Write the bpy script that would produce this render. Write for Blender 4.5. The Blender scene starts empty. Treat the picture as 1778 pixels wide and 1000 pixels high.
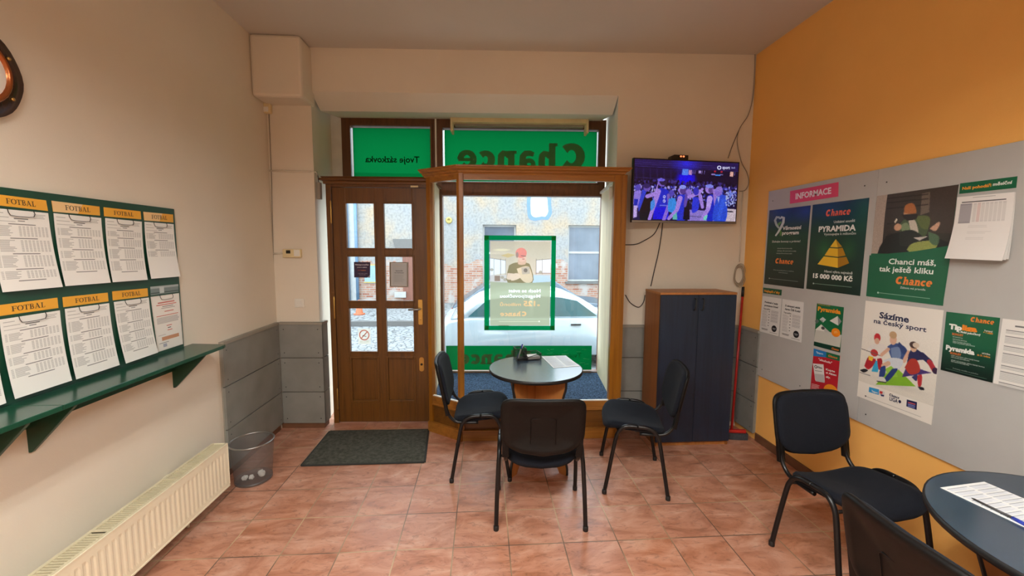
import bpy, math, random
import numpy as np
from mathutils import Vector, Matrix

SC = bpy.context.scene
COL = SC.collection
PI = math.pi

# ------------------------------------------------------------------ camera
CAM_F, YAW, PITCH, ROLL, EYE = 713.12, .06884, .09507, .005376, 1.78
_cy, _sy, _cp, _sp = math.cos(YAW), math.sin(YAW), math.cos(PITCH), math.sin(PITCH)
C_FWD = Vector((_sy*_cp, _cy*_cp, -_sp))
_rt = Vector((_cy, -_sy, 0)); _up = _rt.cross(C_FWD)
C_RT = _rt*math.cos(ROLL) + _up*math.sin(ROLL)
C_UP = -_rt*math.sin(ROLL) + _up*math.cos(ROLL)
C_POS = Vector((0, 0, EYE))
cam = bpy.data.cameras.new('camera')
cam.sensor_width = 36; cam.lens = CAM_F*36/1778; cam.clip_start = .02; cam.clip_end = 300
camo = bpy.data.objects.new('camera', cam); COL.objects.link(camo)
camo.matrix_world = Matrix(((C_RT.x, C_UP.x, -C_FWD.x, 0), (C_RT.y, C_UP.y, -C_FWD.y, 0),
                            (C_RT.z, C_UP.z, -C_FWD.z, EYE), (0, 0, 0, 1)))
SC.camera = camo
# ------------------------------------------------------------------ sky, exposure
SC.view_settings.view_transform = 'Standard'
SC.view_settings.look = 'None'
SC.view_settings.exposure = 0.0
SC.view_settings.gamma = 1.0
SC.view_settings.use_curve_mapping = False
wd = bpy.data.worlds.new('overcast_sky'); SC.world = wd; wd.use_nodes = True
wb = wd.node_tree.nodes['Background']
wb.inputs[0].default_value = (.76, .91, 1, 1); wb.inputs[1].default_value = 7.0
TUBE_STRENGTH = 146.0
TUBE_COLOR = (.98, 1.0, .97)
SCREEN_STRENGTH = .9

# ------------------------------------------------------------------ helpers
def ray(px, py):
    return C_FWD + C_RT*((px-889)/CAM_F) + C_UP*((500-py)/CAM_F)
def on_plane(px, py, p0, n):
    d = ray(px, py); n = Vector(n)
    return C_POS + d*((Vector(p0)-C_POS).dot(n)/d.dot(n))
def at_x(px, py, x): return on_plane(px, py, (x, 0, 0), (1, 0, 0))
def at_y(px, py, y): return on_plane(px, py, (0, y, 0), (0, 1, 0))
def at_z(px, py, z): return on_plane(px, py, (0, 0, z), (0, 0, 1))

class Frame:
    """upright plane: u runs along it, v goes outwards (away from the room), z up"""
    def __init__(s, x, y, ang):
        s.o = Vector((x, y, 0)); s.u = Vector((math.cos(ang), math.sin(ang), 0)); s.n = Vector((-math.sin(ang), math.cos(ang), 0)); s.ang = ang
    def pt(s, u, v, z): return s.o + s.u*u + s.n*v + Vector((0, 0, z))
    def __call__(s, p): return s.pt(*p)
    def at(s, px, py, v=0):
        p = on_plane(px, py, s.o + s.n*v, s.n)
        return ((p-s.o).dot(s.u), p.z)
    def hit(s, px, py, v=0): return on_plane(px, py, s.o + s.n*v, s.n)

def srgb(r, g, b):
    f = lambda c: c/12.92 if c <= .04045 else ((c+.055)/1.055)**2.4
    return (f(r/255), f(g/255), f(b/255))

class MB:
    def __init__(s, xf=None): s.v = []; s.f = []; s.m = []; s.xf = xf; s.sm = []
    def add(s, vs, fs, m=0, smooth=False):
        o = len(s.v)
        s.v += [s.xf(Vector(p)) if s.xf else Vector(p) for p in vs]
        s.f += [tuple(i+o for i in f) for f in fs]; s.m += [m]*len(fs); s.sm += [smooth]*len(fs)
        return s
    def box(s, x0, x1, y0, y1, z0, z1, m=0):
        vs = [(x, y, z) for z in (z0, z1) for y in (y0, y1) for x in (x0, x1)]
        return s.add(vs, [(0, 2, 3, 1), (4, 5, 7, 6), (0, 1, 5, 4), (2, 6, 7, 3), (0, 4, 6, 2), (1, 3, 7, 5)], m)
    def prism(s, poly, z0, z1, m=0):
        """plan polygon (x,y) extruded in z"""
        n = len(poly)
        a = sum(poly[i][0]*poly[(i+1) % n][1]-poly[(i+1) % n][0]*poly[i][1] for i in range(n))
        if a < 0: poly = poly[::-1]
        vs = [(x, y, z0) for x, y in poly] + [(x, y, z1) for x, y in poly]
        fs = [tuple(range(n))[::-1], tuple(range(n, 2*n))] + [(i, (i+1) % n, n+(i+1) % n, n+i) for i in range(n)]
        return s.add(vs, fs, m)
    def extr(s, poly, f0, f1, m=0):
        """2d polygon carried by two maps f0, f1 : (a,b) -> point"""
        n = len(poly)
        vs = [f0(a, b) for a, b in poly] + [f1(a, b) for a, b in poly]
        return s.add(vs, [tuple(range(n))[::-1], tuple(range(n, 2*n))] + [(i, (i+1) % n, n+(i+1) % n, n+i) for i in range(n)], m)
    def seg(s, p, q, w, h, m=0, up=(0, 0, 1)):
        """square bar from p to q, w across, h along up"""
        p, q = Vector(p), Vector(q); d = (q-p).normalized(); up = Vector(up)
        if abs(d.dot(up)) > .99: up = Vector((0, 1, 0))
        a = d.cross(up).normalized(); b = a.cross(d).normalized()
        vs = [e + a*(i*w/2) + b*(j*h/2) for e in (p, q) for j in (-1, 1) for i in (-1, 1)]
        return s.add(vs, [(0, 2, 3, 1), (4, 5, 7, 6), (0, 1, 5, 4), (2, 6, 7, 3), (0, 4, 6, 2), (1, 3, 7, 5)], m)
    def tube(s, pts, r, n=8, closed=False, m=0, flat=None):
        pts = [Vector(p) for p in pts]; N = len(pts); ref = None; vs = []
        rr = r if isinstance(r, (list, tuple)) else [r]*N
        for i, p in enumerate(pts):
            a = pts[(i-1) % N] if (closed or i > 0) else p; b = pts[(i+1) % N] if (closed or i < N-1) else p
            t = (b-a)
            t = t.normalized() if t.length > 1e-9 else Vector((0, 0, 1))
            if ref is None:
                ref = Vector((0, 0, 1)) if abs(t.z) < .9 else Vector((1, 0, 0))
                if flat is not None: ref = Vector(flat)
            ref = (ref - t*ref.dot(t)).normalized(); bi = t.cross(ref)
            for k in range(n):
                an = 2*PI*k/n
                vs.append(p + ref*(math.cos(an)*rr[i]) + bi*(math.sin(an)*rr[i]))
        fs = []
        for i in range(N if closed else N-1):
            j = (i+1) % N
            for k in range(n):
                k2 = (k+1) % n; fs.append((i*n+k, i*n+k2, j*n+k2, j*n+k))
        s.add(vs, fs, m, True)
        if not closed:
            o = len(s.v)-N*n
            s.f += [tuple(o+k for k in range(n))[::-1], tuple(o+(N-1)*n+k for k in range(n))]; s.m += [m, m]; s.sm += [False]*2
        return s
    def lathe(s, c, prof, n=24, m=0, axis='z', smooth=True):
        vs = []; c = Vector(c)
        for r, h in prof:
            for k in range(n):
                a = 2*PI*k/n; x, y = r*math.cos(a), r*math.sin(a)
                vs.append(c + (Vector((x, y, h)) if axis == 'z' else Vector((x, h, y)) if axis == 'y' else Vector((h, x, y))))
        fs = []
        for i in range(len(prof)-1):
            for k in range(n):
                k2 = (k+1) % n
                q = (i*n+k, i*n+k2, (i+1)*n+k2, (i+1)*n+k)
                fs.append(q if axis != 'y' else q[::-1])
        s.add(vs, fs, m, smooth)
        o = len(s.v)-len(vs); L = len(prof)-1
        caps = []
        if prof[0][0] > 1e-6: caps.append(tuple(o+k for k in range(n))[::-1])
        if prof[L][0] > 1e-6: caps.append(tuple(o+L*n+k for k in range(n)))
        s.f += caps; s.m += [m]*len(caps); s.sm += [False]*len(caps)
        return s
    def rings(s, rings, m=0, smooth=True, cap=True):
        n = len(rings[0]); vs = [p for r in rings for p in r]; fs = []
        for i in range(len(rings)-1):
            for k in range(n):
                k2 = (k+1) % n; fs.append((i*n+k, i*n+k2, (i+1)*n+k2, (i+1)*n+k))
        s.add(vs, fs, m, smooth)
        if cap:
            o = len(s.v)-len(vs); L = len(rings)-1
            s.f += [tuple(o+k for k in range(n))[::-1], tuple(o+L*n+k for k in range(n))]; s.m += [m, m]; s.sm += [smooth]*2
        return s

def arc(cx, cy, r, a0, a1, n):
    return [(cx+r*math.cos(a0+(a1-a0)*i/n), cy+r*math.sin(a0+(a1-a0)*i/n)) for i in range(n+1)]
def smooth_path(pts, k=6):
    """Catmull-Rom through the points"""
    P = [Vector(p) for p in pts]; out = []
    for i in range(len(P)-1):
        p0 = P[max(i-1, 0)]; p1 = P[i]; p2 = P[i+1]; p3 = P[min(i+2, len(P)-1)]
        for j in range(k):
            t = j/k
            out.append(.5*((2*p1)+(p2-p0)*t+(2*p0-5*p1+4*p2-p3)*t*t+(3*p1-p0-3*p2+p3)*t**3))
    out.append(P[-1]); return out

def tag(o, label=None, cat=None, group=None, kind=None):
    if label: o['label'] = label
    if cat: o['category'] = cat
    if group: o['group'] = group
    if kind: o['kind'] = kind
    return o
def thing(name, label, cat, loc, group=None, rz=0, kind=None):
    o = bpy.data.objects.new(name, None); COL.objects.link(o); o.empty_display_size = .05
    o.location = loc; o.rotation_euler = (0, 0, rz)
    return tag(o, label, cat, group, kind)
def root_of(o):
    while o.parent: o = o.parent
    return o
def obj(name, mb, mats, parent=None, bevel=0, label=None, cat=None, group=None, kind=None, local=False):
    """one mesh object. parts share their thing's origin; a lone mesh gets its origin at the middle of its base"""
    if not isinstance(mats, (list, tuple)): mats = [mats]
    vs = mb.v
    if parent is not None:
        off = Vector((0, 0, 0)) if local else root_of(parent).location.copy()
    elif local: off = Vector((0, 0, 0))
    else:
        a = np.array([tuple(p) for p in vs]); lo, hi = a.min(0), a.max(0)
        off = Vector(((lo[0]+hi[0])/2, (lo[1]+hi[1])/2, lo[2]))
    me = bpy.data.meshes.new(name)
    me.from_pydata([tuple(p-off) for p in vs], [], mb.f)
    for m in mats: me.materials.append(m)
    me.polygons.foreach_set('material_index', mb.m)
    me.polygons.foreach_set('use_smooth', mb.sm)
    me.update()
    o = bpy.data.objects.new(name, me); COL.objects.link(o)
    if parent is not None: o.parent = parent
    else: o.location = off
    if bevel:
        b = o.modifiers.new('bevel', 'BEVEL'); b.width = bevel; b.segments = 2; b.limit_method = 'ANGLE'; b.angle_limit = .7
    return tag(o, label, cat, group, kind)

# ------------------------------------------------------------------ materials
def mat(name):
    m = bpy.data.materials.new(name); m.use_nodes = True
    nt = m.node_tree; return m, nt, nt.nodes['Principled BSDF']
def node(nt, t, **k):
    n = nt.nodes.new(t)
    for a, b in k.items():
        if a.startswith('i_'): n.inputs[a[2:].replace('_', ' ')].default_value = b
        else: setattr(n, a, b)
    return n
def coords(nt, scale=(1, 1, 1), rot=(0, 0, 0), kind='Object'):
    tc = node(nt, 'ShaderNodeTexCoord'); mp = node(nt, 'ShaderNodeMapping')
    mp.inputs['Scale'].default_value = scale; mp.inputs['Rotation'].default_value = rot
    nt.links.new(tc.outputs[kind], mp.inputs['Vector']); return mp.outputs[0]
def ramp(nt, fac, stops):
    r = node(nt, 'ShaderNodeValToRGB'); e = r.color_ramp.elements
    while len(e) < len(stops): e.new(.5)
    for x, (p, c) in zip(e, stops): x.position = p; x.color = (*c, 1)
    nt.links.new(fac, r.inputs[0]); return r.outputs[0]
def plain(name, c, rough=.5, metal=0, noise=.06, nscale=8, bump=0, bscale=200, spec=.5, scale=(1, 1, 1)):
    m, nt, b = mat(name)
    col = srgb(*c)
    v = coords(nt, scale)
    n = node(nt, 'ShaderNodeTexNoise', i_Scale=nscale, i_Detail=4.0); nt.links.new(v, n.inputs['Vector'])
    lo = tuple(x*(1-noise) for x in col); hi = tuple(min(1, x*(1+noise)) for x in col)
    nt.links.new(ramp(nt, n.outputs['Fac'], [(.3, lo), (.7, hi)]), b.inputs['Base Color'])
    b.inputs['Roughness'].default_value = rough; b.inputs['Metallic'].default_value = metal
    b.inputs['Specular IOR Level'].default_value = spec
    if bump:
        n2 = node(nt, 'ShaderNodeTexNoise', i_Scale=bscale, i_Detail=3.0); nt.links.new(v, n2.inputs['Vector'])
        bp = node(nt, 'ShaderNodeBump', i_Strength=bump, i_Distance=.01)
        nt.links.new(n2.outputs['Fac'], bp.inputs['Height']); nt.links.new(bp.outputs[0], b.inputs['Normal'])
    return m
def wood(name, c, dark, axis='z', rough=.4, stretch=14, scale=6, spec=.5):
    """grain runs along the axis"""
    m, nt, b = mat(name)
    s = [stretch]*3; s['xyz'.index(axis)] = .7
    v = coords(nt, tuple(s))
    n = node(nt, 'ShaderNodeTexNoise', i_Scale=scale*.35, i_Detail=6.0, i_Roughness=.65, i_Distortion=.6); nt.links.new(v, n.inputs['Vector'])
    k = ramp(nt, n.outputs['Fac'], [(.3, srgb(*dark)), (.5, srgb(*c)), (.75, tuple(min(1, x*1.25) for x in srgb(*c)))])
    nt.links.new(k, b.inputs['Base Color']); b.inputs['Roughness'].default_value = rough
    b.inputs['Specular IOR Level'].default_value = spec
    return m
def glass(name, gloss=.07, tint=(1, 1, 1)):
    m, nt, b = mat(name); nt.nodes.remove(b)
    t = node(nt, 'ShaderNodeBsdfTransparent'); t.inputs[0].default_value = (*tint, 1)
    g = node(nt, 'ShaderNodeBsdfGlossy'); g.inputs['Roughness'].default_value = .02
    mx = node(nt, 'ShaderNodeMixShader'); mx.inputs[0].default_value = gloss
    nt.links.new(t.outputs[0], mx.inputs[1]); nt.links.new(g.outputs[0], mx.inputs[2])
    nt.links.new(mx.outputs[0], nt.nodes['Material Output'].inputs[0]); return m
def meshy(name, c, alpha, metal=.6, rough=.4):
    """woven wire: partly see-through"""
    m, nt, b = mat(name); b.inputs['Base Color'].default_value = (*srgb(*c), 1)
    b.inputs['Metallic'].default_value = metal; b.inputs['Roughness'].default_value = rough
    b.inputs['Alpha'].default_value = alpha; return m
def printed(name, rough=.5, spec=.4, emit=0, coat=0):
    m, nt, b = mat(name); a = node(nt, 'ShaderNodeAttribute', attribute_name='Col')
    b.inputs['Roughness'].default_value = rough; b.inputs['Specular IOR Level'].default_value = spec
    b.inputs['Coat Weight'].default_value = coat; b.inputs['Coat Roughness'].default_value = .15
    if emit:
        b.inputs['Base Color'].default_value = (.01, .01, .01, 1)
        nt.links.new(a.outputs['Color'], b.inputs['Emission Color']); b.inputs['Emission Strength'].default_value = emit
    else: nt.links.new(a.outputs['Color'], b.inputs['Base Color'])
    return m
def film(name, clear=.12):
    """printed film stuck on a pane: daylight comes through it in its own colour"""
    m, nt, b = mat(name); a = node(nt, 'ShaderNodeAttribute', attribute_name='Col'); nt.nodes.remove(b)
    t = node(nt, 'ShaderNodeBsdfTranslucent'); d = node(nt, 'ShaderNodeBsdfDiffuse'); tr = node(nt, 'ShaderNodeBsdfTransparent')
    for x in (t, d, tr): nt.links.new(a.outputs['Color'], x.inputs[0])
    m1 = node(nt, 'ShaderNodeMixShader'); m1.inputs[0].default_value = .25
    m2 = node(nt, 'ShaderNodeMixShader'); m2.inputs[0].default_value = clear
    nt.links.new(t.outputs[0], m1.inputs[1]); nt.links.new(d.outputs[0], m1.inputs[2])
    nt.links.new(m1.outputs[0], m2.inputs[1]); nt.links.new(tr.outputs[0], m2.inputs[2])
    nt.links.new(m2.outputs[0], nt.nodes['Material Output'].inputs[0]); return m
def lamp_mat(name, c, s):
    m, nt, b = mat(name); b.inputs['Emission Color'].default_value = (*c, 1); b.inputs['Emission Strength'].default_value = s
    b.inputs['Base Color'].default_value = (.8, .8, .8, 1); return m

M = {}
M['cream'] = plain('cream_wall_paint', (227, 217, 200), .85, noise=.025, nscale=2.2, bump=.06, bscale=160, spec=.2)
M['orange'] = plain('orange_wall_paint', (248, 187, 102), .8, noise=.03, nscale=2, bump=.06, bscale=160, spec=.2)
M['ceiling'] = plain('ceiling_paint', (208, 201, 191), .8, noise=.03, nscale=1.2, spec=.2)
M['panel'] = plain('fibre_cement', (134, 132, 125), .7, noise=.1, nscale=5, bump=.05, bscale=90, spec=.3)
M['panel_cap'] = plain('panel_cap', (150, 143, 130), .6)
M['screw'] = plain('screw_head', (50, 48, 45), .4, metal=.6)
M['skirt'] = plain('brown_skirting_tile', (112, 74, 50), .5, noise=.15, nscale=9)
M['door_wood'] = wood('oak_upright', (101, 62, 15), (79, 45, 9), 'z', .38)
M['door_wood_h'] = wood('oak_level', (106, 65, 17), (83, 47, 10), 'x', .38)
M['oak'] = wood('golden_oak_upright', (146, 92, 17), (120, 71, 11), 'z', .36)
M['oak_h'] = wood('golden_oak_level', (156, 102, 38), (130, 81, 26), 'x', .36)  # lightened: the sheen on the rails is put into this colour
M['brown_frame'] = wood('brown_window_frame', (110, 68, 38), (84, 50, 27), 'z', .45)
M['pale_panel'] = wood('pale_reveal_board', (224, 210, 178), (206, 190, 158), 'z', .6, 10, 5)
M['white'] = plain('white_plastic', (232, 228, 218), .45)
M['ivory'] = plain('ivory_plastic', (226, 206, 158), .45)
M['brass'] = plain('brass', (196, 158, 88), .3, metal=.9)
M['steel'] = plain('steel', (170, 170, 168), .3, metal=.9)
M['black'] = plain('black_plastic', (26, 25, 25), .45)
M['dark_metal'] = plain('black_tube', (24, 23, 24), .32, metal=.3)
M['shell'] = plain('charcoal_shell', (11, 8, 7), .5, spec=.25, bump=.08, bscale=500)
M['fabric'] = plain('black_weave', (23, 26, 34), .9, noise=.25, nscale=300, bump=.25, bscale=500, spec=.15)
M['fabric'].node_tree.nodes['Principled BSDF'].inputs['Sheen Weight'].default_value = .02
M['carpet'] = plain('blue_grey_carpet', (62, 80, 104), .95, noise=.75, nscale=70, bump=.5, bscale=120, spec=.1)
M['mat'] = plain('door_mat_pile', (80, 80, 72), .95, noise=.35, nscale=40, bump=.6, bscale=160, spec=.1)
M['mat_edge'] = plain('door_mat_edge', (44, 44, 40), .8)
M['blue_top'] = wood('blue_stained_top', (45, 62, 79), (36, 51, 66), 'x', .22, 12, 5, 1.0)
M['blue_door'] = wood('navy_stained_board', (26, 39, 58), (20, 31, 47), 'z', .42, 16, 6)
M['cab_side'] = wood('cabinet_side_laminate', (140, 86, 36), (120, 70, 27), 'z', .45, 10, 4)
M['beech'] = wood('beech_laminate', (172, 112, 56), (150, 94, 44), 'z', .42, 10, 4)
M['green_board'] = plain('dark_green_paint', (22, 66, 46), .35, noise=.05)
M['green_shelf'] = plain('green_gloss_paint', (26, 72, 52), .22, noise=.06, nscale=3)
M['header'] = plain('yellow_label', (236, 172, 44), .3, noise=.04)
M['grey_board'] = plain('grey_pin_board', (186, 184, 180), .6, noise=.02, spec=.3)
M['cream_metal'] = plain('cream_enamel', (244, 234, 206), .35, noise=.04, nscale=4)
M['grille'] = plain('grille_enamel', (214, 202, 170), .45)
M['gap_shade'] = plain('painted_gap_shade', (60, 50, 38), .8)  # shade between the grille slats, put into a dark plate colour
M['bin_mesh'] = meshy('woven_steel', (140, 142, 144), .34, .5, .4)
M['wire_mesh'] = meshy('black_wire_mesh', (14, 14, 16), .5, .2, .5)
M['paper'] = plain('white_paper', (238, 236, 230), .7, noise=.02)
M['red'] = plain('red_lacquer', (178, 34, 30), .35)
M['bristle'] = plain('grey_bristle', (58, 60, 66), .9, noise=.3, nscale=60, bump=.5, bscale=300)
M['cable'] = plain('grey_cable', (150, 140, 122), .5)
M['dark_cable'] = plain('dark_cable', (46, 42, 40), .5)
M['clock_wood'] = wood('dark_red_wood', (62, 30, 22), (34, 18, 14), 'z', .25)
M['copper'] = plain('copper_ring', (170, 96, 52), .25, metal=.7)
M['glass'] = glass('clear_pane', .06)
M['print'] = printed('printed_paper', .5)
M['gloss_print'] = printed('glossy_poster', .35, coat=.25)
M['film'] = film('window_film')
M['poster_film'] = film('backlit_poster', .3)
M['screen'] = printed('tv_screen', .12, emit=SCREEN_STRENGTH)
M['digits'] = lamp_mat('red_digits', srgb(255, 110, 50), 2.0)
M['tube'] = lamp_mat('fluorescent_tube', TUBE_COLOR, TUBE_STRENGTH)
M['lamp_body'] = plain('lamp_body', (225, 222, 214), .5)
M['blue_ink'] = plain('blue_plastic', (40, 56, 150), .35)

def floor_mat():
    m, nt, b = mat('terracotta_tiles')
    tc = node(nt, 'ShaderNodeTexCoord'); mp = node(nt, 'ShaderNodeMapping')
    mp.inputs['Location'].default_value = (1.517+10/3, -3.314+20/3, 0)
    nt.links.new(tc.outputs['Object'], mp.inputs['Vector'])
    br = node(nt, 'ShaderNodeTexBrick', offset=0.0, squash=1.0)
    for k, val in (('Scale', 1.0), ('Mortar Size', .0036), ('Mortar Smooth', .3), ('Bias', 0.0), ('Brick Width', 1/3), ('Row Height', 1/3)):
        br.inputs[k].default_value = val
    br.inputs['Color1'].default_value = (0, 0, 0, 1); br.inputs['Color2'].default_value = (1, 1, 1, 1); br.inputs['Mortar'].default_value = (.5, .5, .5, 1)
    nt.links.new(mp.outputs[0], br.inputs['Vector'])
    # every tile takes its own slice of the cloudy pattern
    sx = node(nt, 'ShaderNodeCombineXYZ'); nt.links.new(br.outputs['Color'], sx.inputs[2])
    ml = node(nt, 'ShaderNodeVectorMath', operation='MULTIPLY_ADD'); nt.links.new(sx.outputs[0], ml.inputs[0])
    ml.inputs[1].default_value = (0, 0, 9); nt.links.new(mp.outputs[0], ml.inputs[2])
    st = node(nt, 'ShaderNodeMapping'); st.inputs['Scale'].default_value = (3.2, 7.5, 1); st.inputs['Rotation'].default_value = (0, 0, -.5)
    nt.links.new(ml.outputs[0], st.inputs['Vector'])
    n1 = node(nt, 'ShaderNodeTexNoise', i_Scale=1.0, i_Detail=7.0, i_Roughness=.62, i_Distortion=1.1); nt.links.new(st.outputs[0], n1.inputs['Vector'])
    c1 = ramp(nt, n1.outputs['Fac'], [(.26, srgb(128, 80, 58)), (.42, srgb(174, 116, 90)), (.56, srgb(200, 148, 124)), (.74, srgb(220, 184, 162))])
    n2 = node(nt, 'ShaderNodeTexNoise', i_Scale=2.1, i_Detail=3.0); nt.links.new(ml.outputs[0], n2.inputs['Vector'])
    c2 = ramp(nt, n2.outputs['Fac'], [(.35, srgb(186, 116, 74)), (.65, srgb(180, 134, 114))])
    mx = node(nt, 'ShaderNodeMix', data_type='RGBA'); mx.inputs[0].default_value = .3
    nt.links.new(c1, mx.inputs[6]); nt.links.new(c2, mx.inputs[7])
    vs_ = node(nt, 'ShaderNodeMapping'); vs_.inputs['Scale'].default_value = (9, 20, 1); vs_.inputs['Rotation'].default_value = (0, 0, -.55); nt.links.new(ml.outputs[0], vs_.inputs['Vector'])
    n4 = node(nt, 'ShaderNodeTexNoise', i_Scale=1.0, i_Detail=5.0, i_Roughness=.7, i_Distortion=2.2); nt.links.new(vs_.outputs[0], n4.inputs['Vector'])
    vn = ramp(nt, n4.outputs['Fac'], [(.36, (.62, .6, .6)), (.46, (1, 1, 1)), (.62, (1, 1, 1)), (.72, (1.0, 1.0, 1.0))])
    mv = node(nt, 'ShaderNodeMix', data_type='RGBA', blend_type='MULTIPLY'); mv.inputs[0].default_value = .8
    nt.links.new(mx.outputs[2], mv.inputs[6]); nt.links.new(vn, mv.inputs[7]); mx = mv
    mg = node(nt, 'ShaderNodeMix', data_type='RGBA'); nt.links.new(br.outputs['Fac'], mg.inputs[0])
    n3 = node(nt, 'ShaderNodeTexNoise', i_Scale=1.3, i_Detail=2.0); nt.links.new(mp.outputs[0], n3.inputs['Vector'])
    gr = ramp(nt, n3.outputs['Fac'], [(.42, srgb(96, 76, 62)), (.58, srgb(190, 166, 128))])
    nt.links.new(mx.outputs[2], mg.inputs[6]); nt.links.new(gr, mg.inputs[7])
    nt.links.new(mg.outputs[2], b.inputs['Base Color'])
    rr = node(nt, 'ShaderNodeMapRange'); rr.inputs[1].default_value = .3; rr.inputs[2].default_value = .7; rr.inputs[3].default_value = .3; rr.inputs[4].default_value = .5
    nt.links.new(n1.outputs['Fac'], rr.inputs[0]); nt.links.new(rr.outputs[0], b.inputs['Roughness'])
    hs = node(nt, 'ShaderNodeMath', operation='SUBTRACT'); nt.links.new(n1.outputs['Fac'], hs.inputs[0]); nt.links.new(br.outputs['Fac'], hs.inputs[1])
    bp = node(nt, 'ShaderNodeBump', i_Strength=.35, i_Distance=.006); nt.links.new(hs.outputs[0], bp.inputs['Height']); nt.links.new(bp.outputs[0], b.inputs['Normal'])
    return m
M['tiles'] = floor_mat()

# ------------------------------------------------------------------ flat printed work (posters, lists, signs, screens)
_tx = {}
def text_tris(s, bold):
    key = (s, bold)
    if key not in _tx:
        c = bpy.data.curves.new('lettering', 'FONT'); c.body = s; c.size = 1; c.offset = bold; c.resolution_u = 2
        o = bpy.data.objects.new('lettering', c); COL.objects.link(o)
        dg = bpy.context.evaluated_depsgraph_get(); me = bpy.data.meshes.new_from_object(o.evaluated_get(dg))
        vs = [(v.co.x, v.co.y) for v in me.vertices]; fs = [tuple(p.vertices) for p in me.polygons]
        bpy.data.objects.remove(o); bpy.data.curves.remove(c); bpy.data.meshes.remove(me)
        _tx[key] = (vs, fs)
    return _tx[key]
def stroke(pts, w):
    """flat ribbon of width w (number or list) along the points -> verts, quads"""
    n = len(pts); vs = []
    for i in range(n):
        a = pts[max(i-1, 0)]; b = pts[min(i+1, n-1)]; dx, dy = b[0]-a[0], b[1]-a[1]; L = math.hypot(dx, dy) or 1
        ww = w[i] if isinstance(w, list) else w
        vs += [(pts[i][0]-dy/L*ww/2, pts[i][1]+dx/L*ww/2), (pts[i][0]+dy/L*ww/2, pts[i][1]-dx/L*ww/2)]
    return vs, [(2*i, 2*i+1, 2*i+3, 2*i+2) for i in range(n-1)]
def _rect(x, y, w, h): return [(x, y), (x+w, y), (x+w, y+h), (x, y+h)], [(0, 1, 2, 3)]
def _glyph(ch):
    """heavy slab lettering, x-height 1, y up; returns shapes and advance"""
    D = math.radians; S = []
    if ch in 'cC':
        r = .5 if ch == 'c' else .72; w = .36 if ch == 'c' else .45
        S.append(stroke([(r+(r-w/2)*math.cos(a)*1.02, r+(r-w*.4)*math.sin(a)) for a in [D(42+t*(276/14)) for t in range(15)]], [w*(.75+.35*abs(math.cos(D(42+t*276/14)))) for t in range(15)]))
        return S, (1.02 if ch == 'c' else 1.5)
    if ch == 'e':
        S.append(stroke([(.5+.36*math.cos(a), .5+.39*math.sin(a)) for a in [D(0+t*(318/16)) for t in range(17)]], [.34*(.74+.3*abs(math.cos(D(t*318/16)))) for t in range(17)]))
        S.append(_rect(.2, .42, .78, .17)); return S, 1.06
    if ch in 'hn':
        S.append(_rect(.11, 0, .36, 1.42 if ch == 'h' else 1)); S.append(_rect(0, 0, .52, .16)); S.append(_rect(0, (1.26 if ch == 'h' else .84), .2, .16))
        S.append(stroke([(.42, .66), (.55, .84), (.72, .86), (.84, .74), (.86, .5), (.86, 0)], [.24, .31, .34, .36, .36, .36])); S.append(_rect(.62, 0, .54, .16))
        return S, 1.2
    if ch == 'a':
        S.append(stroke([(.1, .8), (.3, .88), (.55, .86), (.7, .7), (.72, .45), (.72, 0)], [.24, .29, .33, .36, .36, .36])); S.append(_rect(.58, 0, .44, .16))
        S.append(stroke([(.36+.24*math.cos(a), .29+.2*math.sin(a)) for a in [D(30+t*30) for t in range(12)]], .25)); return S, 1.05
    # classical capitals with serifs for the list headings, cap height 1
    if ch == 'F':
        S += [_rect(.16, 0, .16, 1), _rect(.04, 0, .42, .07), _rect(.04, .93, .72, .07), _rect(.3, .47, .3, .07), _rect(.7, .72, .06, .28), _rect(.56, .38, .05, .25)]; return S, .82
    if ch == 'O':
        S.append(stroke([(.46+.37*math.cos(a), .5+.47*math.sin(a)) for a in [D(t*15) for t in range(25)]], [.05+.12*abs(math.cos(D(t*15))) for t in range(25)])); return S, .95
    if ch == 'T':
        S += [_rect(.3, 0, .16, 1), _rect(.18, 0, .4, .07), _rect(0, .93, .76, .07), _rect(0, .7, .06, .28), _rect(.7, .7, .06, .28)]; return S, .8
    if ch == 'B':
        S += [_rect(.14, 0, .16, 1), _rect(.02, 0, .4, .07), _rect(.02, .93, .4, .07), _rect(.28, .5, .2, .06)]
        S.append(stroke([(.4+.2*math.cos(a), .75+.215*math.sin(a)) for a in [D(-90+t*18) for t in range(11)]], .11)); S.append(stroke([(.4+.26*math.cos(a), .27+.235*math.sin(a)) for a in [D(-90+t*18) for t in range(11)]], .12)); return S, .8
    if ch == 'A':
        S += [stroke([(.12, .02), (.42, 1)], .06), stroke([(.4, 1), (.74, .02)], .16), _rect(.2, .3, .4, .06), _rect(0, 0, .28, .07), _rect(.54, 0, .36, .07)]; return S, .95
    if ch == 'L':
        S += [_rect(.14, 0, .16, 1), _rect(.02, 0, .62, .07), _rect(.02, .93, .4, .07), _rect(.6, 0, .06, .3)]; return S, .75
    return S, .4
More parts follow.
